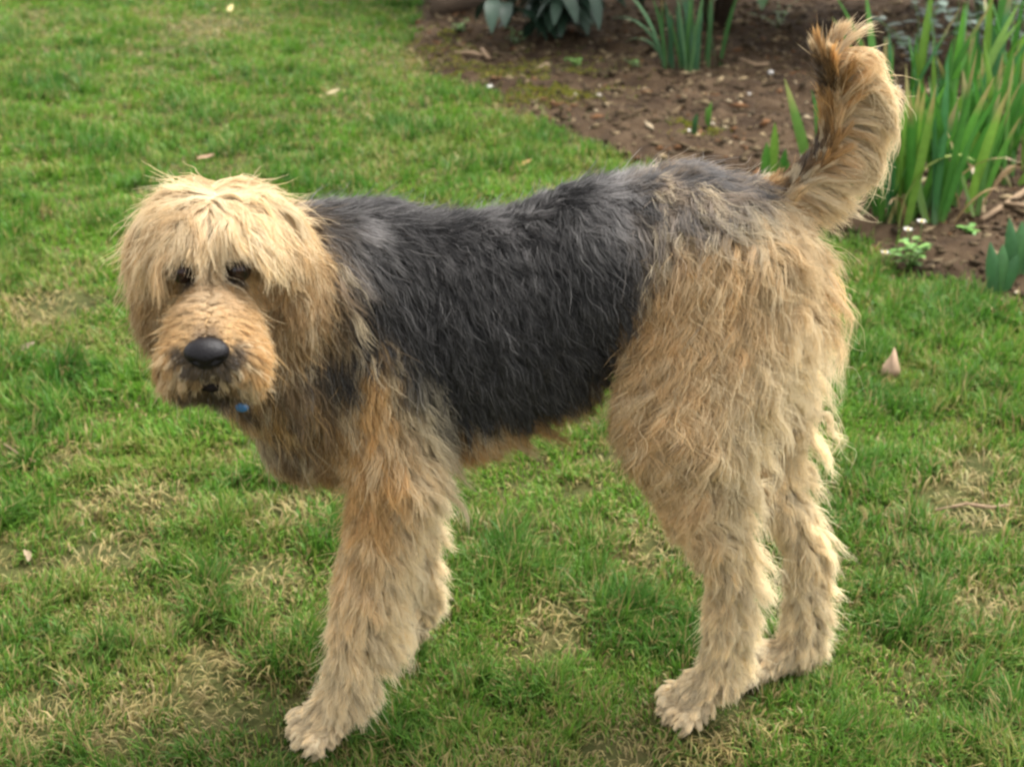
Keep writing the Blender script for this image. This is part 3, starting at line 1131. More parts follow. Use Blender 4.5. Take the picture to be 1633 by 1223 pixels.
def grass(name, dens0, dry):
    Q = grass_points(dens0)
    bd = bed_d(Q)
    keep = (bd < 0.01) | (rng.random(len(Q)) < 0.25 * np.exp(-np.clip(bd, 0, None) / 0.05))
    Q, bd = Q[keep], bd[keep]
    st = np.clip(patch(Q, STRAW) + 0.4 * sstep(0.64, 0.78, fbm(Q, 6, 61)), 0, 1)
    tf = np.clip(patch(Q, TUFT) + 0.7 * sstep(0.56, 0.72, fbm(Q, 7, 63)), 0, 1) * (1 - st)
    bare_ = sstep(0.56, 0.68, fbm(Q, 10, 67)) * 0.95
    keep = rng.random(len(Q)) > (0.90 * st + 0.72 * bare_ * (1 - tf) if not dry else 0.88 - 0.88 * np.clip(st * 1.1, 0, 1))
    bk_ = keep
    Q, st, tf, bd = Q[keep], st[keep], tf[keep], bd[keep]
    n = len(Q)
    dist = np.hypot(Q[:, 0], Q[:, 1] - CAM[1])
    Z = lawn_h(Q) - 0.002
    ln = (0.016 + 0.018 * rng.random(n)) * (1 + 0.9 * tf) * (1 - 0.4 * st)
    if dry:
        ln = 0.012 + 0.022 * rng.random(n)
    tf2 = fbm(Q, 17, 64)
    ln *= 0.70 + 0.75 * sstep(0.38, 0.66, tf2)
    # trodden flat right under the paws
    for a, b in ((505, 1165), (680, 1010), (1110, 1135), (1245, 1075)):
        c = g(a, b)[:2]
        ln *= 0.35 + 0.65 * sstep(0.03, 0.08, np.hypot(*(Q - c).T))
    wd = (0.0008 + 0.0007 * rng.random(n)) * (dist / 1.4) ** 0.55
    az = rng.random(n) * 6.283
    fld = fbm(Q, 8, 71) * 12.0
    az = np.where(rng.random(n) < 0.45, fld + rng.normal(0, 0.6, n), az)
    lean = np.radians(rng.uniform(8, 70, n)) if not dry else np.radians(rng.uniform(55, 92, n))
    h = np.stack([np.cos(az), np.sin(az)], 1)
    B = np.column_stack([Q, Z + (0.006 * rng.random(n) if dry else 0)])
    dir1 = np.column_stack([h * np.sin(lean * 0.6)[:, None], np.cos(lean * 0.6)])
    dir2 = np.column_stack([h * np.sin(np.minimum(lean * 1.45, 1.75))[:, None], np.cos(np.minimum(lean * 1.45, 1.75))])
    M1 = B + dir1 * (ln * 0.55)[:, None]
    T1 = M1 + dir2 * (ln * 0.5)[:, None]
    tw = az + math.pi / 2 + rng.normal(0, 0.5, n)
    sd_ = np.column_stack([np.cos(tw), np.sin(tw), np.zeros(n)])
    V = np.stack([B - sd_ * wd[:, None], B + sd_ * wd[:, None], M1 + sd_ * (wd * 0.9)[:, None], M1 - sd_ * (wd * 0.9)[:, None], T1], 1).reshape(-1, 3)
    b = np.arange(n)[:, None] * 5
    Fq = b + np.array([[0, 1, 2, 3]])
    Ft = b + np.array([[3, 2, 4]])
    c0 = np.array([0.058, 0.158, 0.014]); c1 = np.array([0.145, 0.300, 0.026]); c2 = np.array([0.22, 0.24, 0.055]); c3 = np.array([0.34, 0.255, 0.11])
    deep = np.array([0.030, 0.105, 0.014])
    v = fbm(Q, 4, 81)
    r = rng.random(n)
    c = c0 + (c1 - c0) * np.clip(r * 0.9 + (v - 0.5) * 1.2, 0, 1)[:, None]
    wear = sstep(1.1, 0.1, Q[:, 1] + (fbm(Q, 2.5, 87) - 0.5) * 1.2)          # the near lawn is more worn
    c = mixc(c, np.array([0.075, 0.105, 0.030]), 0.25 * wear)
    c = mixc(c, deep, 0.75 * tf * (0.5 + 0.5 * rng.random(n)))
    c = mixc(c, deep, 0.5 * sstep(0.50, 0.68, tf2) * rng.random(n))
    yel = sstep(0.5, 0.75, fbm(Q, 5, 83)) * 0.5 + 0.16
    c = mixc(c, c2, (rng.random(n) < yel) * (0.5 + 0.5 * rng.random(n)) * (1 - tf))
    pst = 0.10 + 0.42 * st + 0.12 * bare_[bk_] + 0.07 * wear
    if dry:
        pst = pst * 0 + 1.0
    c = mixc(c, c3 * (0.6 + 0.6 * rng.random(n))[:, None], (rng.random(n) < pst) * (0.65 + 0.35 * rng.random(n)))
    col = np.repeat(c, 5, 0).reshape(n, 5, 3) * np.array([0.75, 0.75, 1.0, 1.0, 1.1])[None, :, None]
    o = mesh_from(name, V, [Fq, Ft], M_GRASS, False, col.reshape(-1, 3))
    print(name, n)
    return tag(o, kind='stuff')


tag(grass('grass', 105000, False), 'short patchy green lawn grass under and around the dog', 'grass')
tag(grass('dead_grass', 16000, True), 'straw coloured dead grass lying flat among the green', 'dead grass')

# ------------------------------------------------------------------ soil crumbs and bark chips
n = 22000
Q = np.stack([rng.uniform(-0.8, 3.3, n * 2), 1.0 + 5.5 * rng.random(n * 2) ** 1.2], 1)
Q = Q[bed_d(Q) > -0.01][:n]
n = len(Q)
oc = np.array([[1, 0, 0], [-1, 0, 0], [0, 1, 0], [0, -1, 0], [0, 0, 1], [0, 0, -1]], float)
of = np.array([[0, 2, 4], [2, 1, 4], [1, 3, 4], [3, 0, 4], [2, 0, 5], [1, 2, 5], [3, 1, 5], [0, 3, 5]])
sz = 0.004 + 0.012 * rng.random(n) ** 3
el = np.stack([sz * rng.uniform(1, 2.6, n), sz * rng.uniform(0.6, 1.2, n), sz * rng.uniform(0.25, 0.8, n)], 1)
V = oc[None] * el[:, None] * rng.uniform(0.7, 1.3, (n, 6, 1))
a = rng.random(n) * 6.283
ti = rng.normal(0, 0.35, n)
V[..., 2] += V[..., 0] * np.sin(ti)[:, None]
x = V[..., 0] * np.cos(a)[:, None] - V[..., 1] * np.sin(a)[:, None]
y = V[..., 0] * np.sin(a)[:, None] + V[..., 1] * np.cos(a)[:, None]
V[..., 0], V[..., 1] = x, y
V += np.column_stack([Q, ground_z(Q) + sz * 0.25])[:, None]
pal = np.array([[.04, .028, .016], [.085, .06, .034], [.14, .105, .06], [.25, .19, .11], [.13, .065, .03], [.36, .29, .19]])
cc_ = pal[rng.choice(6, n, p=[.34, .30, .18, .07, .09, .02])] * 0.9 * rng.uniform(0.8, 1.2, (n, 1))
o = mesh_from('soil_crumbs', V.reshape(-1, 3), (np.arange(n)[:, None, None] * 6 + of[None]).reshape(-1, 3), M_CRUMB, False, np.repeat(cc_, 6, 0))
tag(o, 'brown crumbs of soil and bark scattered over the flower bed', 'soil', None, 'stuff')

# moss along the bed edge: tiny upright tufts
n = 9000
MP = np.array([[*g(a, b)[:2], r] for a, b, r in ((690, 90, .22), (745, 110, .2), (720, 135, .16), (830, 125, .2), (900, 120, .22), (920, 150, .16), (850, 160, .14), (1110, 218, .07), (690, 62, .14), (890, 160, .1))])
Q = np.concatenate([MP[i, :2] + rng.normal(0, 0.55, (n // len(MP), 2)) * MP[i, 2] for i in range(len(MP))])
Q = Q[fbm(Q, 12, 91) > 0.45]
n = len(Q)
B = np.column_stack([Q, ground_z(Q)])
ti = unit(np.column_stack([rng.normal(0, 0.6, (n, 2)), np.ones(n)]))
ss = rng.random(n) * 6.28
sv = np.column_stack([np.cos(ss), np.sin(ss), np.zeros(n)]) * 0.0035
V = np.stack([B - sv, B + sv, B + ti * rng.uniform(0.006, 0.014, (n, 1))], 1)
mc = np.array([[.16, .17, .02], [.10, .14, .02], [.24, .21, .035]])[rng.choice(3, n)] * rng.uniform(.7, 1.2, (n, 1))
o = mesh_from('moss', V.reshape(-1, 3), np.arange(n * 3).reshape(-1, 3), M_GRASS, False, np.repeat(mc, 3, 0))
tag(o, 'yellow green moss along the lawn edge of the bed', 'moss', None, 'stuff')


# ------------------------------------------------------------------ plants
def strap(P0, az, lean, ln, wd, bend=0.4, tipw=0.0, col=(0.07, 0.16, 0.03), ns=7, fold=0.25, taper=0.55, twist=None, tipcol=None):
    """verts, faces, colours of one strap-shaped leaf with a folded midrib"""
    h = np.array([math.cos(az), math.sin(az), 0])
    tw = az + math.pi / 2 if twist is None else twist
    V, C = [], []
    p = np.array(P0, float)
    a = lean
    for i in range(ns + 1):
        t = i / ns
        w = wd * (0.75 + 0.5 * t if t < 0.45 else 0.975 * max(0.0, 1 - ((t - 0.45) / 0.55) ** 2.2)) * 0.5
        w = max(w, 0.0006)
        d = h * math.sin(a) + np.array([0, 0, math.cos(a)])
        s = np.array([math.cos(tw), math.sin(tw), 0])
        nrm = np.cross(s, d)
        V += [p - s * w, p + nrm * w * fold, p + s * w]
        c = np.array(col) * (0.85 + 0.25 * t)
        if t < 0.12: c = c * 0.8 + np.array([0.16, 0.15, 0.07]) * 0.3
        if tipcol is not None and t > 0.8: c = c * 0.3 + np.array(tipcol) * 0.7
        C += [c * 0.95, c * 1.1, c * 0.95]
        p = p + d * ln / ns
        a += bend / ns * (0.4 + 1.2 * t)
    F = []
    for i in range(ns):
        for k in (0, 1):
            a0 = i * 3 + k
            F.append([a0, a0 + 1, a0 + 4, a0 + 3])
    return np.array(V), np.array(F), np.array(C)


def clump_plant(name, label, cat, group, base, leaves, mat=None, leafname='leaf'):
    """base: world point; leaves: dicts for strap() with P0 as an offset from the base"""
    root = empty(name, base)
    tag(root, label, cat, group)
    for L in leaves:
        V, F, C = strap(**L)
        mesh_from(leafname, V, F, mat or M_LEAF, True, C, root)
    return root


def fan(n, ln, wd, spread, rad, cols, az0=None, bend=(0.0, 0.5), lean=(0.02, 0.3), tip=0.25, rs=None):
    rs = rs or random
    out = []
    for i in range(n):
        az = rs.uniform(0, 6.283) if az0 is None else az0 + rs.choice((0, math.pi)) + rs.uniform(-0.5, 0.5)
        r = rad * math.sqrt(rs.random())
        q = rs.uniform(0, 6.283)
        c = np.array(rs.choice(cols)) * rs.uniform(0.8, 1.2)
        out.append(dict(P0=(r * math.cos(q), r * math.sin(q), -0.004), az=az, lean=rs.uniform(*lean) * spread, ln=ln * rs.uniform(0.55, 1.05), wd=wd * rs.uniform(0.7, 1.1),
                        bend=rs.uniform(*bend), col=c, twist=rs.uniform(-0.6, 0.6) + (0 if rs.random() < 0.8 else 1.2),
                        tipcol=(0.32, 0.22, 0.10) if rs.random() < tip else None))
    return out


IG = [(0.045, 0.150, 0.022), (0.070, 0.200, 0.028), (0.04, 0.14, 0.04), (0.13, 0.25, 0.035), (0.05, 0.17, 0.025)]
IRIS = [
    ((1392, 312), 9, 0.30, 0.032, 0.08, 'low iris clump peeping out behind the tail plume'),  # base px, leaves, length, width, clump radius, label
    ((1318, 318), 6, 0.30, 0.034, 0.05, 'iris clump directly behind the root of the raised tail'),
    ((1412, 352), 9, 0.40, 0.034, 0.07, 'iris clump just right of the tail plume, with one pale arching leaf'),
    ((1468, 345), 10, 0.44, 0.032, 0.07, 'iris clump standing in front of the two white daisies'),
    ((1520, 330), 11, 0.36, 0.032, 0.08, 'iris clump with a dry brown leaf bent across its front'),
    ((1575, 292), 11, 0.42, 0.034, 0.08, 'iris clump above the fallen branch, crowded with upright leaves'),
    ((1625, 285), 10, 0.40, 0.032, 0.08, 'iris clump cut by the right edge above the fallen branch'),
    ((1430, 232), 11, 0.48, 0.030, 0.10, 'slender iris clump behind the middle of the tail plume'),
    ((1500, 225), 11, 0.46, 0.032, 0.10, 'tall iris clump in front of the silver leaved plant'),
    ((1575, 200), 12, 0.50, 0.034, 0.10, 'tallest iris clump, its leaves leaning right over the silver plant'),
    ((1640, 190), 9, 0.46, 0.032, 0.09, 'iris clump at the right edge behind the others'),
]
rs = random.Random(5)
for (bx, by), n, ln, wd, rad, lab in IRIS:
    n, wd = int(n * 1.7), wd * 0.80
    L = [dict(P0=(rs.uniform(-rad, rad), rs.uniform(-rad, rad) * 0.6 - 0.03, 0), az=rs.uniform(0, 6.28), lean=rs.uniform(0.3, 0.8), ln=rs.uniform(0.12, 0.22), wd=0.016, bend=rs.uniform(1.2, 2.4),
              col=rs.choice(((0.34, 0.24, 0.12), (0.26, 0.17, 0.08), (0.30, 0.27, 0.10))), twist=rs.uniform(0, 3)) for _ in range(2)]
    L += fan(n, ln, wd, 1.0, rad, IG, bend=(-0.1, 0.5), lean=(0.0, 0.50), tip=0.35, rs=rs)
    if (bx, by) == (1412, 352):
        L.append(dict(P0=(0.02, -0.05, 0), az=0.1, lean=0.05, ln=0.30, wd=0.030, bend=2.7, col=(0.30, 0.36, 0.10), twist=1.2))
    if (bx, by) == (1318, 318):
        L.append(dict(P0=(-0.03, -0.02, 0), az=3.14, lean=0.30, ln=0.34, wd=0.032, bend=0.1, col=(0.10, 0.20, 0.035), twist=0.3, tipcol=(0.32, 0.33, 0.10)))
    if (bx, by) == (1520, 330):
        L.append(dict(P0=(-0.05, -0.04, 0), az=-0.1, lean=0.3, ln=0.26, wd=0.016, bend=2.2, col=(0.36, 0.25, 0.13), twist=0.6))
        L.append(dict(P0=(0.05, -0.05, 0), az=0.3, lean=0.4, ln=0.24, wd=0.014, bend=2.4, col=(0.33, 0.22, 0.12), twist=0.6))
    clump_plant('iris_plant', lab, 'iris', 'iris clumps in the flower bed', on_ground(bx, by), L)
L = [dict(P0=(0.02 * i - 0.02, 0.01 * (i % 2), -0.004), az=(3.14 if i % 2 else 0), lean=0.06 * (i - 1), ln=l, wd=0.028, bend=0.1, col=c, twist=0.2) for i, (l, c) in
     enumerate(((0.12, IG[1]), (0.17, IG[3]), (0.10, IG[0]), (0.08, IG[1])))]
clump_plant('iris_plant', 'small iris shoot just left of the tail root above the dog\'s croup', 'iris', 'iris clumps in the flower bed', on_ground(1232, 292), L)

# tulip-like shoots at the right edge
for (bx, by), hh, lab in (((1592, 470), 0.13, 'short dark green bulb shoot with three broad leaves at the bed edge'), ((1622, 438), 0.14, 'broad leaved bulb shoot cut by the right edge of the picture')):
    L = [dict(P0=(0.012 * (i - 1), 0.006 * i, -0.004), az=(3.14, 1.6, 0.0)[i], lean=(0.14, 0.05, 0.18)[i], ln=hh * (1.0, 0.9, 0.75)[i], wd=0.036, bend=0.15, col=((0.045, 0.13, 0.045), (0.06, 0.16, 0.05), (0.04, 0.12, 0.04))[i],
              twist=(0.3, 0.0, -0.3)[i], fold=0.5) for i in range(3)]
    clump_plant('bulb_shoot', lab, 'bulb shoot', 'bulb shoots', on_ground(bx, by), L)
for (bx, by), hh, c, lab in (((1106, 214), 0.07, (0.03, 0.10, 0.03), 'dark single shoot poking from bare soil beside a white petal'), ((1127, 205), 0.09, (0.08, 0.2, 0.03), 'bright green twin shoot poking from bare soil')):
    L = [dict(P0=(0.004 * i, 0, -0.004), az=3.14 * i, lean=0.08, ln=hh * (1, 0.8)[i], wd=0.016, bend=0.1, col=c, twist=0.1 * i) for i in range(2)]
    clump_plant('bulb_shoot', lab, 'bulb shoot', 'bulb shoots', on_ground(bx, by), L)

# daffodils at the top
DG = [(0.045, 0.125, 0.035), (0.06, 0.155, 0.04), (0.04, 0.11, 0.05)]
for (bx, by), n, ln, lab in (((1068, 112), 8, 0.30, 'daffodil clump with its leftmost leaves bent over to the left'), ((1104, 118), 9, 0.34, 'densest middle daffodil clump of upright narrow leaves'),
                             ((1132, 106), 6, 0.34, 'thin daffodil clump with grey green upright leaves on the right')):
    L = fan(n, ln, 0.017, 1.0, 0.05, DG, bend=(0.0, 0.5), lean=(0.02, 0.30), tip=0.1, rs=rs)
    if bx == 1068:
        for l2, bnd, w in ((0.36, 1.0, 0.018), (0.30, 1.9, 0.016), (0.22, 2.6, 0.015)):
            L.append(dict(P0=(-0.02, -0.01, 0), az=3.1, lean=0.25, ln=l2, wd=w, bend=bnd, col=(0.075, 0.17, 0.075), twist=0.8))
    clump_plant('daffodil_plant', lab, 'daffodil', 'daffodil clumps', on_ground(bx, by), L)


def ovate(c, d, nrm, ln, wd, col, droop=0.3, ns=5, cup=0.15):
    d = unit(np.array(d, float)[None])[0]
    nrm = np.array(nrm, float)
    s = np.cross(d, nrm)
    s = s / (np.linalg.norm(s) + 1e-9)
    nn = np.cross(s, d)
    V, C = [], []
    p = np.array(c, float)
    for i in range(ns + 1):
        t = i / ns
        w = max(0.001, wd * 0.5 * (math.sin(math.pi * min(1, 0.06 + t * 0.94) ** 0.8)) ** 0.8)
        V += [p - s * w + nn * w * cup, p, p + s * w + nn * w * cup]
        cc = np.array(col) * (0.92 + 0.16 * t)
        C += [cc, cc * 1.25, cc]
        p = p + d * ln / ns
        d = d + np.array([0, 0, -droop / ns])
        d = d / np.linalg.norm(d)
        nn = np.cross(s, d)
    F = [[i * 3 + k, i * 3 + k + 1, i * 3 + k + 4, i * 3 + k + 3] for i in range(ns) for k in (0, 1)]
    return np.array(V), np.array(F), np.array(C)


def leafy_plant(name, label, cat, group, base, stems, nper, ln, wd, cols, droop, leafname='leaf', rs=random, mat=None, stemr=0.006, low=0.15, cup=0.15, upright=0.2, stemmat=None):
    """stems: list of polylines (offsets from the base); leaves set along each"""
    root = empty(name, base)
    tag(root, label, cat, group)
    for P in stems:
        P = np.asarray(P, float)
        tube('stem', P, np.linspace(stemr, stemr * 0.4, len(P)), stemmat or M_STEM, root, 6)
        for i in range(nper):
            t = low + (1 - low) * (i + rs.random()) / nper
            x = t * (len(P) - 1)
            k = min(int(x), len(P) - 2)
            p = P[k] + (P[k + 1] - P[k]) * (x - k)
            az = i * 2.4 + rs.uniform(-0.5, 0.5)
            d = (math.cos(az), math.sin(az), upright + rs.uniform(-0.3, 0.3))
            V, F, C = ovate(p, d, (0, 0, 1), ln * rs.uniform(0.7, 1.15), wd * rs.uniform(0.75, 1.15), np.array(rs.choice(cols)) * rs.uniform(0.75, 1.25), droop * rs.uniform(0.6, 1.3), cup=cup)
            mesh_from(leafname, V, F, mat or M_BROAD, True, C, root)
    return root


# dark shrub with big drooping leaves, top centre
rs = random.Random(12)
SHR = [(0.020, 0.042, 0.026), (0.030, 0.055, 0.036), (0.016, 0.034, 0.02), (0.04, 0.066, 0.046)]
b = on_ground(880, 58)
stems = []
for i in range(13):
    a = i * 0.49
    e = np.array([math.cos(a) * rs.uniform(0.15, 0.42), math.sin(a) * rs.uniform(0.15, 0.42), rs.uniform(0.16, 0.60)])
    stems.append([np.zeros(3), e * [0.3, 0.3, 0.55], e * [0.7, 0.7, 0.85], e])
leafy_plant('leafy_shrub', 'dark shrub with large drooping grey green leaves overhanging the soil', 'shrub', None, b, stems, 12, 0.17, 0.062, SHR, 1.6, rs=rs, stemr=0.009, stemmat=M_BARK, upright=-0.15)

# silver plant top right
SIL = [(0.12, 0.17, 0.13), (0.16, 0.21, 0.17), (0.09, 0.14, 0.09), (0.20, 0.25, 0.21)]
for (bx, by), lab in (((1468, 118), 'silver leaved plant behind the tail tip and slender irises'), ((1560, 120), 'silver leaved plant behind the tallest irises'), ((1640, 120), 'silver leaved plant at the top right edge')):
    b = on_ground(bx, by)
    stems = []
    for i in range(7):
        a = i * 0.9 + rs.random()
        e = np.array([math.cos(a) * rs.uniform(0.05, 0.22), math.sin(a) * rs.uniform(0.05, 0.2), rs.uniform(0.12, 0.38)])
        stems.append([np.zeros(3), e * [0.4, 0.4, 0.6], e])
    leafy_plant('silver_plant', lab, 'plant', 'silver leaved plants', b, stems, 11, 0.055, 0.040, SIL, 0.5, rs=rs, stemr=0.004)

# small weeds
WG = [(0.09, 0.21, 0.04), (0.07, 0.17, 0.03), (0.12, 0.24, 0.05)]
for (bx, by), ns_, hh, lab in (((1450, 430), 9, 0.07, 'bright green chickweed clump at the lawn edge under small daisies'), ((1545, 372), 3, 0.03, 'tiny weed seedling on soil right of the chickweed'),
                               ((820, 72), 5, 0.06, 'small green weed just below the dark shrub'), ((735, 52), 4, 0.05, 'small green weed in front of the grey log'),
                               ((915, 108), 3, 0.03, 'tiny green seedling alone on brown soil'), ((1240, 45), 5, 0.13, 'yellow green sprig against dark soil left of the tail tip'),
                               ((1010, 108), 3, 0.03, 'pale green seedling left of the daffodils')):
    b = on_ground(bx, by)
    stems = []
    for i in range(ns_):
        a = i * 6.283 / ns_ + rs.random()
        e = np.array([math.cos(a) * hh * rs.uniform(0.3, 1.0), math.sin(a) * hh * rs.uniform(0.3, 0.9), hh * rs.uniform(0.4, 1.1)])
        stems.append([np.zeros(3), e * [0.4, 0.4, 0.7], e])
    leafy_plant('weed', lab, 'weed', 'small weeds', b, stems, 5, 0.022, 0.016, WG, 0.4, rs=rs, stemr=0.0015)


def daisy(x, y, hgt, lab, r=0.012):
    b = on_ground(x, y)
    root = empty('daisy', b)
    r = r * 0.75
    tag(root, lab, 'daisy', 'small white daisies')
    tube('stem', [[0, 0, 0], [0.003, 0, hgt * 0.6], [0, -0.002, hgt]], 0.0014, M_STEM, root, 5)
    ball('flower_centre', np.array([0, -0.003, hgt + 0.002]), (0.004, 0.004, 0.003), M_YEL, root, None, 10, 6)
    for i in range(9):
        a = i * 0.698
        V, F, C = ovate((0.003 * math.cos(a), -0.002 + 0.003 * math.sin(a), hgt), (math.cos(a), math.sin(a) - 0.25, 0.35), (0, 0, 1), r, r * 0.55, (0.8, 0.78, 0.76), 0.1, 3)
        mesh_from('petal', V, F, M_PETAL, True, np.minimum(C, 0.85), root)


M_YEL = plain('yellow_centre', (0.55, 0.38, 0.05), 0.7)
M_PETAL = leafy('white_petals', 0.25, 0.6, 0.2, 100, 0.05)
daisy(1416, 172, 0.06, 'white daisy on the left of a pair beside the tail plume', 0.016)
daisy(1428, 170, 0.062, 'white daisy on the right of a pair beside the tail plume', 0.013)
daisy(1394, 110, 0.07, 'white daisy just right of the tail tip', 0.015)
daisy(1465, 385, 0.05, 'white daisy standing highest over the chickweed')
daisy(1444, 395, 0.045, 'white daisy left of the highest one over the chickweed')
daisy(1408, 425, 0.035, 'white daisy low at the left end of the chickweed', 0.009)


def fallen_petal(x, y, r, lab, col=(0.78, 0.75, 0.70)):
    r = r * 0.72
    col = tuple(c * 0.75 for c in col)
    p = on_ground(x, y, r * 0.55)
    o = ball('pebble', np.zeros(3), (r, r * 0.8, r * 0.65), plain('pebble_' + 'stone', col, 0.6, 0.1, 150), None, None, 10, 7, lambda V: V * (1 + 0.18 * (fbm(V * 1.0 + x, 1.7, 3)[:, None] - 0.5)))
    o.location = p
    tag(o, lab, 'pebble', 'small pale pebbles')


for x, y, r, lab, *c in ((1229, 119, .016, 'round white pebble on soil left of the tail tip'), (781, 142, .016, 'white pebble at the corner between lawn and soil'),
                         (1098, 211, .010, 'white pebble at the foot of the dark single shoot'), (1136, 200, .011, 'cream pebble at the foot of the bright twin shoot', (.5, .42, .3)),
                         (955, 155, .013, 'pale grey pebble in the mossy soil', (.5, .45, .38)), (1000, 124, .015, 'ochre pebble on soil below the bent daffodil leaves', (.42, .30, .16)),
                         (872, 106, .016, 'ochre pebble in moss below the dark shrub', (.42, .31, .18)), (1195, 152, .008, 'small grey white pebble in the middle of the bare soil'),
                         (917, 152, .008, 'small cream pebble in moss left of the grey pebble', (.6, .55, .42)), (1112, 218, .011, 'flat ochre pebble below the dark single shoot', (.48, .36, .18)),
                         (1622, 470, .010, 'cream pebble at the foot of the bulb shoots', (.6, .5, .36))):
    fallen_petal(x, y, r, lab, *(c or [(0.78, 0.75, 0.70)]))


def dry_leaf(x, y, ln, wd, az, el, lab, col):
    p = on_ground(x, y, 0.012)
    V, F, C = ovate((0, 0, 0), (math.cos(az), math.sin(az), el), (-el * math.cos(az), -0.6, 1), ln, wd, col, -0.4, 6, 0.35)
    V += (fbm(V + x, 60, 7)[:, None] - 0.5) * 0.01
    o = mesh_from('dead_leaf', V, F, M_DRY, True, C)
    o.location = p
    tag(o, lab, 'leaf', 'dead leaves on the lawn')


def upright_leaf():
    """the pale pink-tan triangular leaf standing in the grass"""
    b = on_ground(1419, 607, 0.010)
    out = [(-0.017, 0.0), (0.002, -0.004), (0.014, 0.0), (0.0165, 0.010), (0.012, 0.022), (0.0085, 0.036), (0.0045, 0.048), (0.0005, 0.034), (-0.006, 0.022), (-0.012, 0.013)]
    V = [[0.002, -0.002, 0.012]] + [[x * 1.2, 0.020 * (z / 0.05) - 0.35 * x + 0.004 * math.sin(90 * z + 60 * x), z * 1.15] for x, z in out]
    V = np.array(V)
    Vb = V + np.array([0, 0.0012, 0])
    k = len(out)
    F = [[0, 1 + i, 1 + (i + 1) % k] for i in range(k)] + [[k + 1, k + 2 + (i + 1) % k, k + 2 + i] for i in range(k)]
    Q = [[1 + i, k + 2 + i, k + 2 + (i + 1) % k, 1 + (i + 1) % k] for i in range(k)]
    o = mesh_from('dead_leaf', np.concatenate([V, Vb]), [np.array(F), np.array(Q)], M_DRY, False, np.array([0.46, 0.32, 0.22]) * np.tile(np.linspace(0.85, 1.2, k + 1), 2)[:, None])
    o.location = b
    tag(o, 'pale tan triangular dead leaf standing upright in grass behind the dog', 'leaf', 'dead leaves on the lawn')


upright_leaf()
dry_leaf(520, 156, 0.055, 0.014, 0.5, 0.1, 'cream dead leaf lying on lawn beyond the dog\'s head', (0.38, 0.31, 0.19))
dry_leaf(315, 258, 0.06, 0.016, -0.3, 0.1, 'pinkish dead leaf lying just above the dog\'s head', (0.42, 0.27, 0.18))
dry_leaf(365, 24, 0.05, 0.03, 1.2, 0.5, 'yellowish dead leaf far off at the top of the lawn', (0.55, 0.46, 0.22))
dry_leaf(32, 568, 0.035, 0.02, 0.2, 0.3, 'small grey brown dead leaf by the left edge of the lawn', (0.24, 0.18, 0.13))
dry_leaf(820, 270, 0.05, 0.016, 0.1, 0.1, 'orange tan dead leaf beyond the dog\'s back', (0.45, 0.28, 0.12))
dry_leaf(745, 845, 0.03, 0.022, 2.2, 0.2, 'small dark dead leaf right of the far foreleg', (0.20, 0.15, 0.12))
dry_leaf(50, 902, 0.022, 0.012, 2.2, 0.3, 'small pale dead leaf low by the left edge', (0.26, 0.20, 0.13))


def twig(P, r, lab, mat=M_WOOD, name='twig'):
    P = np.array(P)
    c = P[0].copy()
    o = tube(name, P - c, r, mat, None, 7)
    o.location = c
    return tag(o, lab, name)


def lay(pts, dz):
    out = []
    for i, (x, y) in enumerate(pts):
        out.append(on_ground(x, y, dz if np.isscalar(dz) else dz[i]))
    return out


twig(lay([(1565, 355), (1600, 335), (1640, 312), (1680, 290)], [0.008, 0.012, 0.02, 0.03]), [0.007, 0.008, 0.009, 0.010], 'brown fallen branch sloping up to the right edge below the irises')
twig(lay([(1600, 330), (1625, 332), (1660, 338)], 0.008), 0.006, 'pale straight twig lying behind the fallen branch')
twig(lay([(725, 88), (752, 88), (780, 96)], 0.008), [0.006, 0.009, 0.007], 'brown twig on soil beside the moss, left of the dark shrub')
twig(lay([(768, 84), (780, 100)], 0.014), 0.007, 'short pale twig lying across the end of a brown twig')
twig(lay([(1490, 822), (1540, 812), (1580, 818), (1612, 813)], 0.010), [0.002, 0.0032, 0.0035, 0.002], 'thin dark twig across the straw patch right of the dog')
twig(lay([(10, 722), (35, 738), (60, 750)], 0.016), [0.0015, 0.002, 0.0012], 'thin pale stalk lying in grass near the left edge')
twig(lay([(1180, 98), (1205, 108), (1225, 106)], 0.008), 0.007, 'pale chip of wood on soil right of the daffodils')

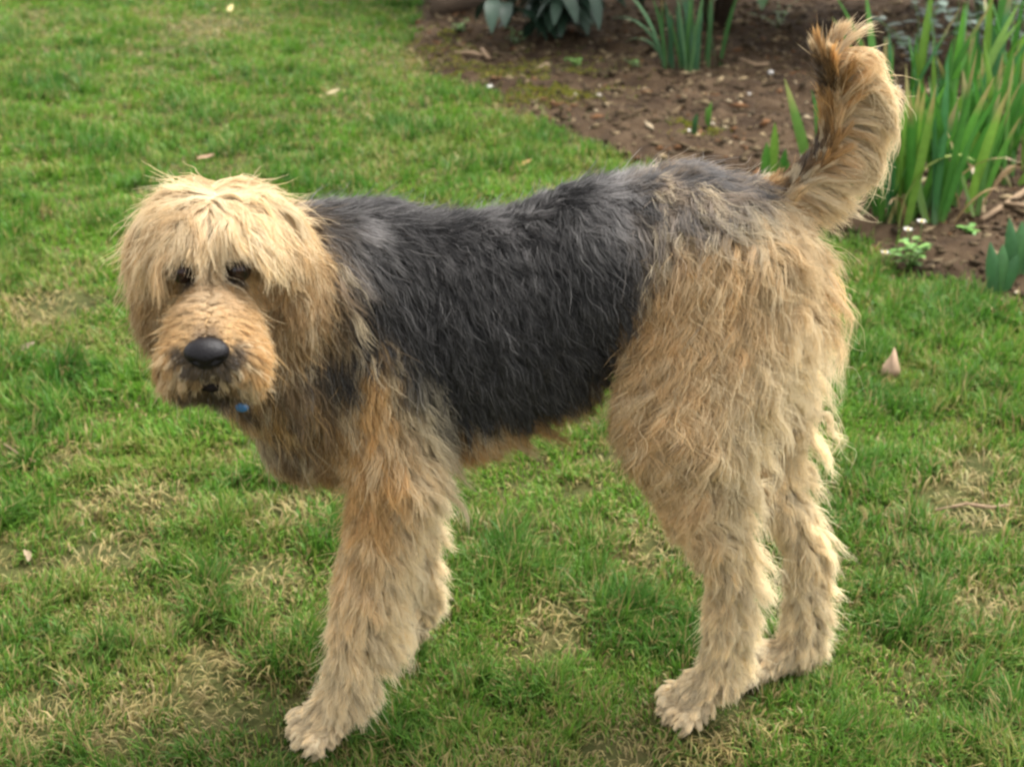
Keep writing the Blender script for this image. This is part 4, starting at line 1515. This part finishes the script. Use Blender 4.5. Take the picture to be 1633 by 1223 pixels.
# grey log at the top left of the bed
pl = lay([(698, 26), (730, 18), (765, 10)], 0.03)
lg = tube('log', np.array(pl) - pl[0], [0.040, 0.050, 0.045], M_BARK, None, 12)
lg.location = pl[0]
tag(lg, 'short grey brown log lying beside the dark shrub', 'log')

# bushes that close the view behind the bed
rs = random.Random(3)


def bush(x, y, rx, h, lab, cols, nl, ln):
    root = empty('bush', (x, y, ground_z(np.array([[x, y]]))[0]))
    tag(root, lab, 'bush', 'dark bushes at the back of the bed')
    Vs, Fs, Cs = [], [], []
    o_ = 0
    for i in range(nl):
        a, q = rs.uniform(0, 6.283), rs.random() ** 0.4
        z = rs.uniform(0.16, 1.0)
        rr = rx * q * math.sin(math.pi * min(1, 0.25 + 0.7 * z)) ** 0.6
        p = (rr * math.cos(a), rr * math.sin(a), z * h)
        V, F, C = ovate(p, (math.cos(a) + rs.uniform(-.5, .5), math.sin(a) + rs.uniform(-.5, .5), rs.uniform(-0.6, 0.4)), (0, 0, 1), ln * rs.uniform(.7, 1.2), ln * 0.45, np.array(rs.choice(cols)) * rs.uniform(.7, 1.3), 0.5, 3)
        Vs.append(V); Fs.append(F + o_); Cs.append(C)
        o_ += len(V)
    f = mesh_from('foliage', np.concatenate(Vs), np.concatenate(Fs), M_BROAD, True, np.concatenate(Cs), root)
    f['kind'] = 'stuff'
    for i in range(5):
        a = i * 1.3
        tube('stem', [[0.03 * math.cos(a), 0.03 * math.sin(a), -0.02], [rx * .3 * math.cos(a), rx * .3 * math.sin(a), h * .45], [rx * .6 * math.cos(a), rx * .6 * math.sin(a), h * .85]], [0.018, 0.012, 0.005], M_BARK, root, 6)


BG = [(0.022, 0.05, 0.018), (0.03, 0.065, 0.022), (0.018, 0.04, 0.02)]
bush(0.85, 4.45, 0.75, 1.5, 'dark evergreen bush behind the daffodils', BG, 1300, 0.11)
bush(1.95, 4.3, 0.8, 1.6, 'dark evergreen bush behind the silver plants and tail tip', BG, 1300, 0.11)
bush(0.0, 5.4, 0.6, 1.5, 'dark evergreen bush behind the large leaved shrub', BG, 900, 0.11)
